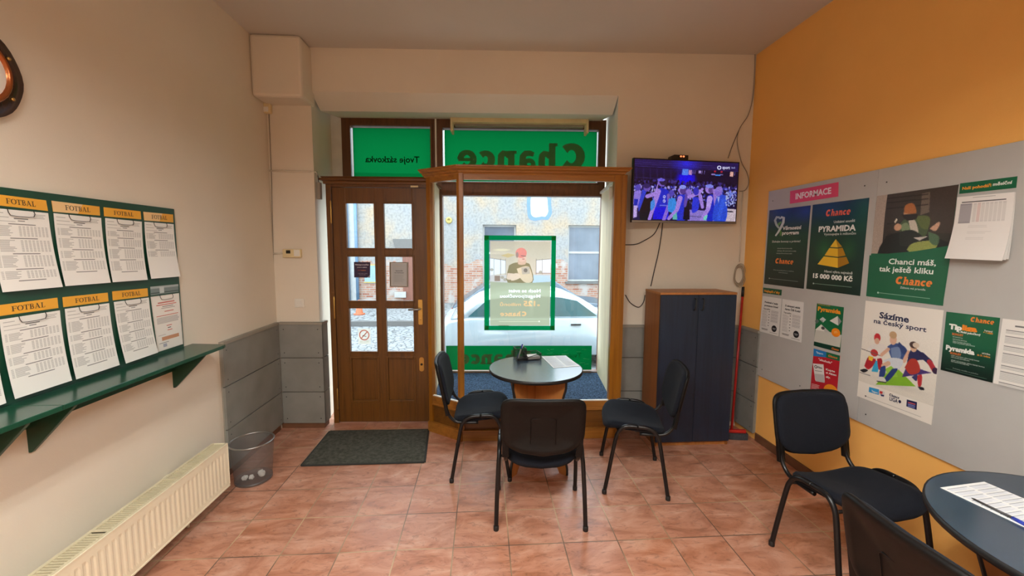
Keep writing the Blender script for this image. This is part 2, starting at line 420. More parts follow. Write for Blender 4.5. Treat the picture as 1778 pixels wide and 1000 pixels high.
class Art:
    """flat artwork on a sheet W x H (y runs down); level = how many ink layers up"""
    def __init__(s, W, H, bg): s.W, s.H, s.bg = W, H, bg; s.items = []; s.pics = []
    def shape(s, vs, fs, c, lv): s.items.append((vs, fs, srgb(*c), lv)); return s
    def rect(s, x, y, w, h, c, lv=1): return s.shape([(x, y), (x+w, y), (x+w, y+h), (x, y+h)], [(0, 3, 2, 1)], c, lv)
    def poly(s, pts, c, lv=1): return s.shape(list(pts), [tuple(range(len(pts)))], c, lv)
    def ell(s, cx, cy, rx, ry, c, lv=1, n=20): return s.poly([(cx+rx*math.cos(-2*PI*i/n), cy+ry*math.sin(-2*PI*i/n)) for i in range(n)], c, lv)
    def line(s, pts, w, c, lv=1):
        vs, fs = stroke(pts, w); return s.shape(vs, fs, c, lv)
    def text(s, t, x, y, w, c, bold=0., h=None, lv=3, align='l', mirror=False, shear=0):
        """baseline at y, fitted to width w (height follows unless h, the letter height, is given)"""
        vs, fs = text_tris(t, bold)
        xs = [p[0] for p in vs]; x0, x1 = min(xs), max(xs); k = w/(x1-x0); ky = (h/.7) if h else k
        if align == 'c': x -= w/2
        if align == 'r': x -= w
        out = []
        for a, b in vs:
            xx = (a-x0)*k + shear*b*ky
            if mirror: xx = w-xx
            out.append((x+xx, y-b*ky))
        return s.shape(out, fs, c, lv)
    def slab(s, t, x, y, w, h, c, lv=3, mirror=False, shear=.0):
        adv = 0; parts = []
        for ch in t:
            S, a = _glyph(ch); parts.append((adv, S)); adv += a
        k = w/adv
        for off, S in parts:
            for vs, fs in S:
                out = []
                for a, b in vs:
                    xx = (a+off)*k + shear*b*h
                    out.append((x+(w-xx if mirror else xx), y-b*h))
                s.shape(out, fs, c, lv)
        return s
    def para(s, x, y, w, n, dy, c, th=.4, seed=0, lv=1, ragged=.3):
        r = random.Random(seed)
        for i in range(n): s.rect(x, y+i*dy, w*(1-ragged*r.random()), th*dy, c, lv)
        return s
    def pic(s, x, y, w, h, arr, lv=1): s.pics.append((x, y, w, h, arr, lv)); return s

def sheet_mesh(name, art, quad, nrm, curl=0, thick=.0012, step=.0003, nx=1, ny=8, lift=.0005, fold=None, single=False):
    TL, TR, BR, BL = [Vector(q) for q in quad]; nrm = Vector(nrm)
    def P(x, y, d):
        u, v = x/art.W, y/art.H
        a = TL.lerp(TR, u); b = BL.lerp(BR, u)
        e = curl*v*v
        if fold: e += fold(u, v)
        return a.lerp(b, v) + nrm*(lift+d+e)
    V = []; Fc = []; C = []
    def quadgrid(x, y, w, h, nx, ny, d, colf):
        o = len(V)
        for j in range(ny+1):
            for i in range(nx+1): V.append(P(x+w*i/nx, y+h*j/ny, d))
        for j in range(ny):
            for i in range(nx):
                a = o+j*(nx+1)+i; Fc.append((a, a+nx+1, a+nx+2, a+1)); C.append(colf(i, j))
    bg = srgb(*art.bg); NX = max(nx, 6 if fold else 1)
    if single != 'inks': quadgrid(0, 0, art.W, art.H, NX, ny, thick, lambda i, j: bg)
    # back and rim
    o = len(V); ring = []
    for i in range(NX+1): ring.append((art.W*i/NX, 0))
    for j in range(1, ny+1): ring.append((art.W, art.H*j/ny))
    for i in range(1, NX+1): ring.append((art.W*(1-i/NX), art.H))
    for j in range(1, ny): ring.append((0, art.H*(1-j/ny)))
    R = len(ring)
    for d in (thick, 0): V.extend(P(x, y, d) for x, y in ring)
    for i in range(0 if single else R):
        j = (i+1) % R; Fc.append((o+i, o+j, o+R+j, o+R+i)); C.append(bg)
    o2 = len(V)
    for j in range(ny+1):
        for i in range(NX+1): V.append(P(art.W*i/NX, art.H*j/ny, 0))
    for j in range(0 if single else ny):
        for i in range(NX):
            a = o2+j*(NX+1)+i; Fc.append((a, a+1, a+NX+2, a+NX+1)); C.append(bg)
    for x, y, w, h, arr, lv in art.pics:
        H_, W_ = arr.shape[:2]; lin = np.where(arr <= .04045, arr/12.92, ((arr+.055)/1.055)**2.4)
        quadgrid(x, y, w, h, W_, H_, thick+lv*step, lambda i, j: tuple(lin[j, i]))
    for vs, fs, c, lv in art.items:
        o = len(V); V.extend(P(x, y, thick+lv*step) for x, y in vs)
        for f in fs: Fc.append(tuple(o+i for i in f)); C.append(c)
    me = bpy.data.meshes.new(name)
    a = np.array([tuple(p) for p in V]); lo, hi = a.min(0), a.max(0); off = Vector(((lo[0]+hi[0])/2, (lo[1]+hi[1])/2, lo[2]))
    return me, V, Fc, C, off
def sheet(name, art, quad, nrm, material, label=None, cat=None, group=None, parent=None, **k):
    me, V, Fc, C, off = sheet_mesh(name, art, quad, nrm, **k)
    if parent is not None: off = root_of(parent).location.copy()
    me.from_pydata([tuple(p-off) for p in V], [], Fc)
    ca = me.color_attributes.new('Col', 'FLOAT_COLOR', 'CORNER')
    buf = []
    for f, c in zip(Fc, C): buf += [c[0], c[1], c[2], 1.0]*len(f)
    ca.data.foreach_set('color', buf); me.materials.append(material); me.update()
    o = bpy.data.objects.new(name, me); COL.objects.link(o)
    if parent is not None: o.parent = parent
    else: o.location = off
    return tag(o, label, cat, group)

class Paint:
    """soft raster for the photographs printed on posters and for the television picture; box = its coordinate range"""
    def __init__(s, w, h, box, bg, ss=2):
        s.ss = ss; s.w, s.h = w, h; s.x0, s.y0, s.x1, s.y1 = box
        W, H = w*ss, h*ss
        s.X = s.x0+(np.arange(W)+.5)/W*(s.x1-s.x0); s.Y = s.y0+(np.arange(H)+.5)/H*(s.y1-s.y0)
        s.X, s.Y = np.meshgrid(s.X, s.Y); s.a = np.empty((H, W, 3)); s.a[:] = np.array(bg)/255.
        s.rng = np.random.RandomState(7)
    def mix(s, m, c, al=1.):
        m = (m*al)[..., None]; s.a = s.a*(1-m) + np.array(c)/255.*m; return s
    def grad(s, c0, c1, y0=None, y1=None):
        y0 = s.y0 if y0 is None else y0; y1 = s.y1 if y1 is None else y1
        t = np.clip((s.Y-y0)/(y1-y0), 0, 1)[..., None]; ins = ((s.Y >= y0) & (s.Y <= y1))[..., None]
        s.a = np.where(ins, np.array(c0)/255.*(1-t)+np.array(c1)/255.*t, s.a); return s
    def ell(s, cx, cy, rx, ry, c, al=1., soft=0., rot=0.):
        dx, dy = s.X-cx, s.Y-cy; cr, sr = math.cos(rot), math.sin(rot)
        d = np.sqrt(((dx*cr+dy*sr)/rx)**2+((-dx*sr+dy*cr)/ry)**2)
        m = np.clip((1-d)/soft, 0, 1) if soft else (d < 1).astype(float)
        return s.mix(m, c, al)
    def poly(s, pts, c, al=1., curve=False):
        if curve:
            q = smooth_path([(p[0], p[1], 0) for p in list(pts)+[pts[0]]], 4); pts = [(p.x, p.y) for p in q]
        m = np.zeros(s.X.shape, bool); n = len(pts)
        for i in range(n):
            (xa, ya), (xb, yb) = pts[i], pts[(i+1) % n]
            if ya == yb: continue
            m ^= ((ya > s.Y) != (yb > s.Y)) & (s.X < (xb-xa)*(s.Y-ya)/(yb-ya)+xa)
        return s.mix(m.astype(float), c, al)
    def line(s, p, q, w, c, al=1., w2=None):
        (xa, ya), (xb, yb) = p, q; L = math.hypot(xb-xa, yb-ya) or 1
        t = np.clip(((s.X-xa)*(xb-xa)+(s.Y-ya)*(yb-ya))/L/L, 0, 1)
        ww = w+((w2 if w2 is not None else w)-w)*t
        return s.mix((np.hypot(s.X-xa-t*(xb-xa), s.Y-ya-t*(yb-ya)) < ww/2).astype(float), c, al)
    def text(s, t, x, y, w, c, bold=0., h=None, mirror=False):
        vs, fs = text_tris(t, bold); xs = [p[0] for p in vs]; x0, x1 = min(xs), max(xs); k = w/(x1-x0); ky = (h/.7) if h else k
        q = [(x+(w-(a-x0)*k if mirror else (a-x0)*k), y-b*ky) for a, b in vs]
        m = np.zeros(s.X.shape, bool)
        for f in fs:
            px_ = [q[i] for i in f]; ax, bx_ = min(p[0] for p in px_), max(p[0] for p in px_); ay, by = min(p[1] for p in px_), max(p[1] for p in px_)
            i0, i1 = np.searchsorted(s.Y[:, 0], (ay, by)); j0, j1 = np.searchsorted(s.X[0], (ax, bx_))
            if i1 <= i0 or j1 <= j0: continue
            X, Y = s.X[i0:i1, j0:j1], s.Y[i0:i1, j0:j1]; mm = np.zeros(X.shape, bool); n = len(px_)
            for i in range(n):
                (xa, ya), (xb, yb) = px_[i], px_[(i+1) % n]
                if ya == yb: continue
                mm ^= ((ya > Y) != (yb > Y)) & (X < (xb-xa)*(Y-ya)/(yb-ya)+xa)
            m[i0:i1, j0:j1] |= mm
        return s.mix(m.astype(float), c)
    def slab(s, t, x, y, w, h, c, mirror=False):
        adv = 0; parts = []
        for ch in t:
            S, a = _glyph(ch); parts.append((adv, S)); adv += a
        k = w/adv
        for off, S in parts:
            for vs, fs in S:
                q = [(x+(w-(a+off)*k if mirror else (a+off)*k), y-b*h) for a, b in vs]
                for f in fs: s.poly([q[i] for i in f], c)
        return s
    def speck(s, n, box, r, cols, al=.8):
        x0, y0, x1, y1 = box
        for i in range(n):
            s.ell(s.rng.uniform(x0, x1), s.rng.uniform(y0, y1), s.rng.uniform(*r), s.rng.uniform(*r)*1.3, cols[s.rng.randint(len(cols))], al)
        return s
    def noise(s, amt, cell=1):
        H, W = s.a.shape[:2]; n = s.rng.normal(0, amt, (H//cell+1, W//cell+1)); n = np.kron(n, np.ones((cell, cell)))[:H, :W]
        s.a = np.clip(s.a*(1+n[..., None]), 0, 1); return s
    def out(s):
        k = s.ss; return np.clip(s.a.reshape(s.h, k, s.w, k, 3).mean((1, 3)), 0, 1)

# ================================================================== the room
XL, XR, ZC = -2.0, 2.55, 3.6
W = Frame(2.55, 3.87, -.0454)          # inner face of the street wall, u = 0 in the right corner
D = Frame(-1.02, 4.145, -.0454)        # face of the door leaf
S = Frame(.5, 4.68, -.0454)            # street window glass
def st(name, mb, m, **k): return obj(name, mb, m, kind='structure', local=True, **k)

u_pier = W.at(541, 200)[0]; u_niche = W.at(1073, 200)[0]; u_left = -(2.55-XL)*1.001-.002
st('floor', MB().box(XL-.15, XR+.15, -2.6, 4.95, -.25, 0), M['tiles'])
st('ceiling', MB().box(XL-.15, XR+.15, -2.6, 5.0, ZC, ZC+.2), M['ceiling'])
st('wall_left', MB().box(XL-.2, XL, -2.6, 5.0, 0, ZC), M['cream'])
st('wall_right', MB().box(XR, XR+.2, -2.6, 5.0, 0, ZC), M['orange'])
st('wall_front', MB().box(XL, XR, -2.6, -2.45, 0, ZC), M['cream'])
wbk = MB()
pl = lambda pts: [tuple(W.pt(u, v, 0))[:2] for u, v in pts]
wbk.prism(pl([(u_niche, 0), (.0, 0), (.06, .98), (u_niche+.115, .98)]), 0, ZC)              # right of the niche
u_deep = (S.hit(573.5, 250, -.03)-W.o).dot(W.u)
wbk.prism(pl([(u_left, 0), (u_pier, 0), (u_deep, .74), (u_deep, .98), (u_left-.06, .98)]), 0, ZC)          # the pier beside the door
lint = [(0, ZC), (0, 3.215), (.2, 3.105), (.75, 3.2), (.98, 3.2), (.98, ZC)]
wbk.extr(lint, lambda v, z: W.pt(u_pier, v, z), lambda v, z: W.pt(u_niche, v, z))
st('wall_back', wbk, M['cream'])
wp = MB(); wp.box(XL, -1.575, 3.835, 4.12, 3.085, ZC)
st('trim_1', wp, M['cream'], bevel=.025)
# skirting tiles
sk = MB(); sk.box(XR-.014, XR, -2.4, 3.545, 0, .075); sk.box(XL, XL+.012, -2.4, 3.15, 0, .075)
st('baseboard_right', MB().box(XR-.014, XR, -2.4, 3.545, 0, .075), M['skirt'], bevel=.004)
st('baseboard_left', MB().box(XL, XL+.014, -2.4, 4.03, 0, .056), M['skirt'], bevel=.004)
st('baseboard_back', MB().prism(pl([(u_left+.01, -.012), (u_pier+.014, -.012), (u_pier+.014, .1), (u_left+.01, .1)]), 0, .055), M['skirt'])

def wainscot(name, frm, u0, u1, rows, zc, th=.03, cap=True, ends=(0, 0), flip=1):
    """fibre-cement boards screwed on battens; v runs into the room when flip = -1"""
    w = MB(); e = .004
    for k in range(len(rows)-1):
        w.extr([(u0, rows[k]+e), (u1, rows[k]+e), (u1, rows[k+1]-e), (u0, rows[k+1]-e)], lambda a, b: frm.pt(a, -th, b), lambda a, b: frm.pt(a, -.012, b), 0)
        for a in (u0+.04, u1-.04):
            for b in (rows[k]+.05, rows[k+1]-.05):
                c = frm.pt(a, -th-.001, b); t = frm.u*.0055; z = Vector((0, 0, .0055))
                w.add([c+t*math.cos(i*PI/4)+z*math.sin(i*PI/4) for i in range(8)], [tuple(range(8))], 2)
    if cap: w.extr([(u0-ends[0], -th-.008), (u1+ends[1], -th-.008), (u1+ends[1], 0), (u0-ends[0], 0)], lambda a, b: frm.pt(a, b, zc-.012), lambda a, b: frm.pt(a, b, zc+.01), 1)
    w.extr([(u0+.002, rows[0]+.01), (u1-.002, rows[0]+.01), (u1-.002, zc-.01), (u0+.002, zc-.01)], lambda a, b: frm.pt(a, -.013, b), lambda a, b: frm.pt(a, 0, b), 1)
    return st(name, w, [M['panel'], M['panel_cap'], M['screw']])
LW = Frame(XL, 0, PI/2)            # left wall: u = y, v = -x ; room side is -v
RW = Frame(XR, 0, -PI/2)           # right wall: u = -y, v = +x
wainscot('trim_2', LW, 3.19, 4.045, [.06, .375, .715, 1.045], 1.055)
wainscot('trim_3', W, u_left+.035, u_pier+.03, [.055, .375, .715, 1.045], 1.055)
PS = Frame(-1.59, 4.03, PI/2)      # door side of the pier
PSF = Frame(*tuple(W.pt(u_pier, 0, 0))[:2], W.ang+PI/2)
def wains_side():
    w = MB()
    for a, b in ((.055, .375), (.375, .715), (.715, 1.045)):
        w.prism(pl([(u_pier+.003, -.028), (u_pier+.03, -.028), (u_pier+.03, .1), (u_pier+.003, .1)]), a+.004, b-.004)
    w.prism(pl([(u_pier+.002, -.036), (u_pier+.036, -.036), (u_pier+.036, .1), (u_pier+.002, .1)]), 1.043, 1.065, 1)
    return st('trim_4', w, [M['panel'], M['panel_cap']])
wains_side()
wainscot('trim_5', W, -1.285, -.035, [.06, .375, .715, 1.02], 1.03)
wainscot('trim_6', RW, -3.835, -3.555, [.06, .36, .7, 1.02], 1.03)

# ------------------------------------------------------------------ street windows (frames, panes)
def frame_rects(mb, F_, u0, u1, z0, z1, holes, v0, v1, m=0):
    """solid board u0..u1 x z0..z1 with rectangular holes, built from bars"""
    us = sorted({u0, u1} | {h[0] for h in holes} | {h[1] for h in holes}); zs = sorted({z0, z1} | {h[2] for h in holes} | {h[3] for h in holes})
    for i in range(len(us)-1):
        run = None
        for j in range(len(zs)-1):
            cu, cz = (us[i]+us[i+1])/2, (zs[j]+zs[j+1])/2
            inside = any(h[0] < cu < h[1] and h[2] < cz < h[3] for h in holes)
            if not inside: run = [zs[j], zs[j+1]] if run is None else [run[0], zs[j+1]]
            if (inside or j == len(zs)-2) and run:
                mb.extr([(us[i], run[0]), (us[i+1], run[0]), (us[i+1], run[1]), (us[i], run[1])], lambda a, b: F_.pt(a, v0, b), lambda a, b: F_.pt(a, v1, b), m); run = None
    return mb
def srect(p, q, F_=S, v=0):
    a = F_.at(*p, v); b = F_.at(*q, v); return (a[0], b[0], b[1], a[1])     # u0,u1,z0,z1
r_main = srect((769, 340), (1036.5, 643)); r_top = srect((769.5, 224), (1035.5, 319)); r_left = srect((610.5, 220), (749.5, 319))
r_left = (r_left[0], r_left[1], r_top[2], r_left[3])
u_split = S.at(758, 260)[0]; uA = S.at(594, 205)[0]; uB = S.at(1047, 212)[0]; zT = S.at(800, 207)[1]
uA0, uB0 = uA, uB+.03
def window(name, rects, u0, u1, z0, z1, v=0):
    t = thing(name, None, None, S.pt((u0+u1)/2, v, z0), kind='structure')
    f = MB(); frame_rects(f, S, u0, u1, z0, z1, rects, -.035, .05)
    obj('window_frame', f, M['brown_frame'], t)
    for r in rects:
        b = MB(); e = .018
        frame_rects(b, S, r[0]-e, r[1]+e, r[2]-e, r[3]+e, [r], -.055, -.03); obj('glazing_bead', b, M['brown_frame'], t)
        g = MB(); g.add([S.pt(r[0]-.01, .012, r[2]-.01), S.pt(r[1]+.01, .012, r[2]-.01), S.pt(r[1]+.01, .012, r[3]+.01), S.pt(r[0]-.01, .012, r[3]+.01)], [(0, 1, 2, 3)]); obj('pane', g, M['glass'], t)
    return t
zmid = (r_main[3]+r_top[2])/2
window('window_1', [r_main], r_main[0]-.1, uB0, r_main[2]-.06, zmid)
window('window_2', [r_left], uA0, u_split-.008, zmid, zT)
window('window_3', [r_top], u_split+.008, uB0, zmid, zT)
st('trim_7', MB().extr([(u_split-.009, zmid), (u_split+.009, zmid), (u_split+.009, zT), (u_split-.009, zT)], lambda a, b: S.pt(a, -.05, b), lambda a, b: S.pt(a, .05, b)), M['white'])
# masonry under the display window, the roof of the door recess, white jamb strip beside the left top window
ap = MB(); ap.extr([(r_main[0]-.12, -.3), (uB0+.03, -.3), (uB0+.03, r_main[2]-.06), (r_main[0]-.12, r_main[2]-.06)], lambda a, b: S.pt(a, -.04, b), lambda a, b: S.pt(a, .18, b))
st('wall_apron', ap, M['cream'])
st('trim_8', MB().extr([(uA0-.14, 2.2), (uA0-.002, 2.2), (uA0-.002, zT+.05), (uA0-.14, zT+.05)], lambda a, b: S.pt(a, -.02, b), lambda a, b: S.pt(a, .05, b)), M['white'])

# ------------------------------------------------------------------ the glazed door
def drect(p, q): a = D.at(*p); b = D.at(*q); return [a[0], b[0], b[1], a[1]]
dl = D.at(582, 500)[0]; dr = D.at(744, 500)[0]; dtop = D.at(660, 326)[1]
cols = [(drect((600.7, 352.5), (650.9, 431.3))), drect((665.2, 352.5), (716.4, 431.3))]
rows = [drect((600.7, 352.5), (650.9, 431.3)), drect((602.8, 444.9), (654, 522.4)), drect((606, 534.6), (657.3, 610.5)), drect((606.8, 620.7), (658.9, 696.6))]
lw = [drect((602.8, 444.9), (654, 522.4))[:2], drect((667.8, 444.9), (718.3, 522.4))[:2]]
t = thing('door_1', None, None, D.pt((dl+dr)/2, 0, 0), kind='structure')
panes = [(c[0], c[1], r[2], r[3]) for c in lw for r in rows[:3]]; pans = [(c[0], c[1], rows[3][2], rows[3][3]) for c in lw]
frame_mb = MB(); frame_rects(frame_mb, D, dl-.055, dr+.03, 0, dtop+.06, [(dl-.004, dr+.004, -.001, dtop+.004)], -.012, .07)
obj('door_frame', frame_mb, M['door_wood'], t, bevel=.003)
leaf = MB(); frame_rects(leaf, D, dl, dr, .008, dtop, panes+pans, 0, .045)
lf = obj('door_leaf', leaf, M['door_wood'], t, bevel=.003)
for r in panes:
    b = MB(); frame_rects(b, D, r[0]-.014, r[1]+.014, r[2]-.014, r[3]+.014, [(r[0]+.004, r[1]-.004, r[2]+.004, r[3]-.004)], -.01, .005); obj('glazing_bead', b, M['door_wood'], lf, bevel=.003)
    g = MB(); g.add([D.pt(r[0], .022, r[2]), D.pt(r[1], .022, r[2]), D.pt(r[1], .022, r[3]), D.pt(r[0], .022, r[3])], [(0, 1, 2, 3)]); obj('pane', g, M['glass'], lf)
for r in pans:
    b = MB(); b.extr([(r[0]-.004, r[2]-.004), (r[1]+.004, r[2]-.004), (r[1]+.004, r[3]+.004), (r[0]-.004, r[3]+.004)], lambda a, c: D.pt(a, .014, c), lambda a, c: D.pt(a, .034, c))
    b2 = MB(); frame_rects(b2, D, r[0]-.012, r[1]+.012, r[2]-.012, r[3]+.012, [(r[0]+.012, r[1]-.012, r[2]+.012, r[3]-.012)], -.006, .016)
    pn = obj('lower_panel', b, M['door_wood'], lf); obj('panel_moulding', b2, M['door_wood'], lf, bevel=.004)
cr = MB(); ca = D.at(563, 316)[0]; cb = D.at(741, 316)[0]; z0 = dtop+.03; z1 = D.at(650, 306.5, -.09)[1]
prof = [(-.012, z0), (-.03, z0), (-.035, z0+.02), (-.055, z0+.03), (-.06, z0+.05), (-.085, z0+.06), (-.09, z1), (.07, z1), (.07, z0)]
cr.extr(prof, lambda v, z: D.pt(ca, v, z), lambda v, z: D.pt(cb, v, z)); obj('cornice', cr, M['door_wood_h'], t)
hp = drect((726, 520), (734.5, 563.6)); h = MB(); h.extr([(hp[0]+.005, hp[2]), (hp[1]-.005, hp[2]), (hp[1], hp[2]+.01), (hp[1], hp[3]-.01), (hp[1]-.005, hp[3]), (hp[0]+.005, hp[3]), (hp[0], hp[3]-.01), (hp[0], hp[2]+.01)], lambda a, b: D.pt(a, -.008, b), lambda a, b: D.pt(a, 0, b))
hz = D.at(728, 536)[1]; hu = (hp[0]+hp[1])/2
kz = D.at(728, 554)[1]; h.lathe(D.pt(hu, -.012, kz), [(.0, -.002), (.011, -.001), (.011, .006)], 12, axis='y')
plate = obj('handle_plate', h, M['brass'], t, bevel=.002)
lv = MB(); lv.tube([D.pt(hu, -.006, hz), D.pt(hu, -.045, hz), D.pt(hu-.015, -.055, hz), D.pt(hu-.11, -.055, hz-.004)], [.009, .008, .009, .008], 10); obj('lever', lv, M['steel'], plate, label='grey steel lever')
kp = drect((728, 620), (736.5, 644.5)); k = MB(); ku, kzz = (kp[0]+kp[1])/2, (kp[2]+kp[3])/2; kw, kh = (kp[1]-kp[0])/2, (kp[3]-kp[2])/2
k.extr([(ku+kw*math.cos(a)*(1 if abs(math.cos(a)) < 2 else 1), kzz+(kh-kw)*(1 if math.sin(a) >= 0 else -1)+kw*math.sin(a)) for a in [2*PI*i/24 for i in range(24)]], lambda a, b: D.pt(a, -.007, b), lambda a, b: D.pt(a, 0, b))
lk = obj('lock_plate', k, M['brass'], t); kk = MB(); kk.lathe(D.pt(ku, -.009, kzz), [(.0, -.001), (.012, 0), (.012, .004)], 14, axis='y'); obj('keyhole', kk, M['screw'], lk)
for (x, y0, y1) in ((572.5, 350, 386), (578, 516, 552), (584, 676, 709)):
    a = D.at(x, y0, -.015); b = D.at(x, y1, -.015); hm = MB(); zz = [a[1], a[1]-.02, b[1]+.02, b[1]]
    hm.tube([D.pt(dl-.008, -.016, a[1]+.012), D.pt(dl-.008, -.016, a[1]), D.pt(dl-.008, -.016, b[1]), D.pt(dl-.008, -.016, b[1]-.012)], [.003, .008, .008, .003], 10); obj('hinge', hm, M['brass'], t)
cl = MB(); c0 = drect((714, 317), (727, 321)); c1 = drect((714, 323), (727, 326))
for c in (c0, c1): cl.extr([(c[0], c[2]), (c[1], c[2]), (c[1], c[3]), (c[0], c[3])], lambda a, b: D.pt(a, -.03, b), lambda a, b: D.pt(a, -.01, b))
obj('door_contact', cl, M['ivory'], t, label='two small ivory contact blocks at the top of the door')
# lid of the recess over the door, cheek between door recess and display bay
st('trim_9', MB().extr([(dl-.1, -.06), (dr+.05, -.06), (dr+.07, .5), (dl-.1, .5)], lambda a, b: D.pt(a, b, z1-.03), lambda a, b: D.pt(a, b, z1-.012)), M['door_wood_h'])
ck = MB(); ck.prism([tuple(D.pt(dr+.035, .0, 0))[:2], tuple(D.pt(dr+.07, .0, 0))[:2], tuple(S.pt(r_main[0]-.03, -.06, 0))[:2], tuple(S.pt(r_main[0]-.1, -.06, 0))[:2]], 0, 2.44)
st('trim_10', ck, M['pale_panel'])

# ------------------------------------------------------------------ the wooden display bay
PA, PB, PC = (-.535, 3.925), (-.215, 3.69), (1.24, 3.675)
ZR, ZO, ZK = .36, 2.385, 2.5      # sill rail, underside of head rail, top of cornice
t = thing('display_bay', 'golden oak display bay with cornice round the shop window', 'display case', ((PA[0]+PC[0])/2, 3.8, 0))
F1 = Frame(PB[0], PB[1], math.atan2(PC[1]-PB[1], PC[0]-PB[0])); L1 = math.hypot(PC[0]-PB[0], PC[1]-PB[1])
F2 = Frame(PA[0], PA[1], math.atan2(PB[1]-PA[1], PB[0]-PA[0])); L2 = math.hypot(PB[0]-PA[0], PB[1]-PA[1])
F3 = Frame(PC[0], PC[1], W.ang+PI/2); L3 = .17
def plank(name, F_, u0, u1, z0, z1, v0, v1, m='oak_h', bevel=.003, **k):
    b = MB(); b.extr([(u0, z0), (u1, z0), (u1, z1), (u0, z1)], lambda a, c: F_.pt(a, v0, c), lambda a, c: F_.pt(a, v1, c)); return obj(name, b, M[m], t, bevel=bevel, **k)
plank('post', F1, -.005, .035, .09, ZO+.06, -.004, .045, 'oak'); plank('post', F2, L2-.03, L2+.004, .09, ZO+.06, -.002, .04, 'oak')
plank('post', F1, L1-.072, L1, .0, ZO+.06, -.006, .05, 'oak')
plank('stile', F2, 0, .045, .0, ZO+.06, 0, .045, 'oak')
for F_, a, b in ((F1, .035, L1-.07), (F2, .045, L2-.03)):
    plank('head_rail', F_, a, b, ZO, ZO+.06, .002, .045)
    plank('sill_rail', F_, a, b, ZR-.075, ZR, .002, .05)
    plank('infill_panel', F_, a, b, .09, ZR-.075, .018, .034, 'door_wood_h')
    plank('panel_moulding', F_, a, b, ZR-.088, ZR-.072, -.004, .02)
    plank('plinth', F_, a-.05, b+.05, 0, .1, -.012, .03)
    plank('sill_edge', F_, a, b, ZR, ZR+.008, .01, .03, 'white', bevel=0, label='thin white edge along the sill')
plank('return_board', F3, 0, L3, 0, ZO+.06, -.045, 0, 'oak')
def cornice(F_, a, b, ea, eb):
    pr = [(.04, 0), (0, 0), (-.006, .018), (-.018, .026), (-.022, .05), (-.045, .066), (-.05, .086), (-.062, .094), (-.062, .114), (.04, .114)]
    cm = MB(); k = ZO+.0
    cm.extr([(v, z) for v, z in pr], lambda v, z: F_.pt(a+v*ea, v, ZO+.045+z*.6), lambda v, z: F_.pt(b-v*eb, v, ZO+.045+z*.6)); return cm
tn = math.tan((F1.ang-F2.ang)/2)
obj('cornice', cornice(F1, 0, L1+.003, tn, 1.0), M['oak_h'], t); obj('cornice', cornice(F2, -.02, L2, .3, tn), M['oak_h'], t); obj('cornice', cornice(F3, 0, L3, 1.0, 0), M['oak_h'], t)
cp = MB(); cp.prism([tuple(F2.pt(.06, .05, 0))[:2], tuple(F2.pt(L2, .05, 0))[:2], tuple(F1.pt(.02, .052, 0))[:2], tuple(F1.pt(L1-.01, .052, 0))[:2], tuple(S.pt(uB+.02, -.06, 0))[:2], tuple(S.pt(r_main[0]-.08, -.06, 0))[:2]], ZR-.04, ZR-.008)
obj('carpet', cp, M['carpet'], t, label='blue-grey carpet on the display floor')
ga = MB(); ga.add([F2.pt(.045, .022, ZR), F2.pt(L2-.03, .022, ZR), F2.pt(L2-.03, .022, ZO), F2.pt(.045, .022, ZO)], [(0, 1, 2, 3)]); obj('side_pane', ga, M['glass'], t)
sp = MB(); a0 = F1.pt(L1-.03, .05, 0); b0 = S.pt(uB-.01, -.06, 0); d = (b0-a0).normalized(); q = Vector((d.y, -d.x, 0))*.012
sp.prism([(a0.x, a0.y), (b0.x, b0.y), (b0.x+q.x, b0.y+q.y), (a0.x+q.x, a0.y+q.y)], ZR-.02, 2.40); obj('side_board', sp, M['pale_panel'], t, label='pale side board on the right inside the bay')
ba = MB(); ba.seg(a0-q*.8+Vector((0, 0, 2.405)), b0-q*.8+Vector((0, 0, 2.405)), .02, .025); obj('top_batten', ba, M['white'], t)
ld = MB(); lp = a0.lerp(b0, .25)-q*1.5; ld.tube([lp+Vector((0, 0, 2.38)), lp+Vector((0, 0, 2.36)), lp+Vector((0, 0, 2.30)), lp+Vector((-.004, 0, 2.255))], [.012, .02, .02, .014], 10)
obj('lamp_socket', ld, M['white'], t, label='white lamp socket under the top batten')
# ------------------------------------------------------------------ signs on the panes
GREEN, INK = (3, 83, 38), (150, 140, 112)
def film_sign(name, rect, art, label, F_=S, v=-.004, parent=None, material='film', single=True):
    q = [F_.pt(rect[0], v, rect[3]), F_.pt(rect[1], v, rect[3]), F_.pt(rect[1], v, rect[2]), F_.pt(rect[0], v, rect[2])]
    return sheet(name, art, q, -F_.n, M[material], label, 'sign', step=.0006, lift=0, thick=.001, ny=1, single=single)
e = .012
a = Art(138, 96, GREEN); a.text('Tvoje sázkovka', 21, 60, 97, (60, 64, 44), .02, mirror=True)
film_sign('shop_sign', (r_left[0]+e, r_left[1]-e*.6, r_left[2]-.01, r_left[3]-e), a, 'green film with mirrored small words on the pane above the door')
a = Art(262, 90, GREEN); a.slab('Chance', 21, 68, 220, 33, INK, mirror=True)
film_sign('shop_sign', (r_top[0]+e, r_top[1]-e*.6, r_top[2]+.012, r_top[3]-e), a, 'wide green film with large mirrored lettering on the right top pane')
lo = srect((774.6, 600), (1026.5, 641.8)); a = Art(252, 41.5, GREEN); a.slab('Chance', 20, 31.5, 128, 17, INK, mirror=True); a.text('Tvoje sázkovka', 158, 21, 76, (40, 120, 60), .0, mirror=True)
rr_ = random.Random(4)
for i in range(14): x = rr_.uniform(160, 245); y = rr_.uniform(3, 36); a.line([(x, y), (x+rr_.uniform(2, 12), y+rr_.uniform(-1, 2))], .5, (170, 225, 190), 4)
film_sign('shop_sign', lo, a, 'scratched green film band along the bottom of the shop window')
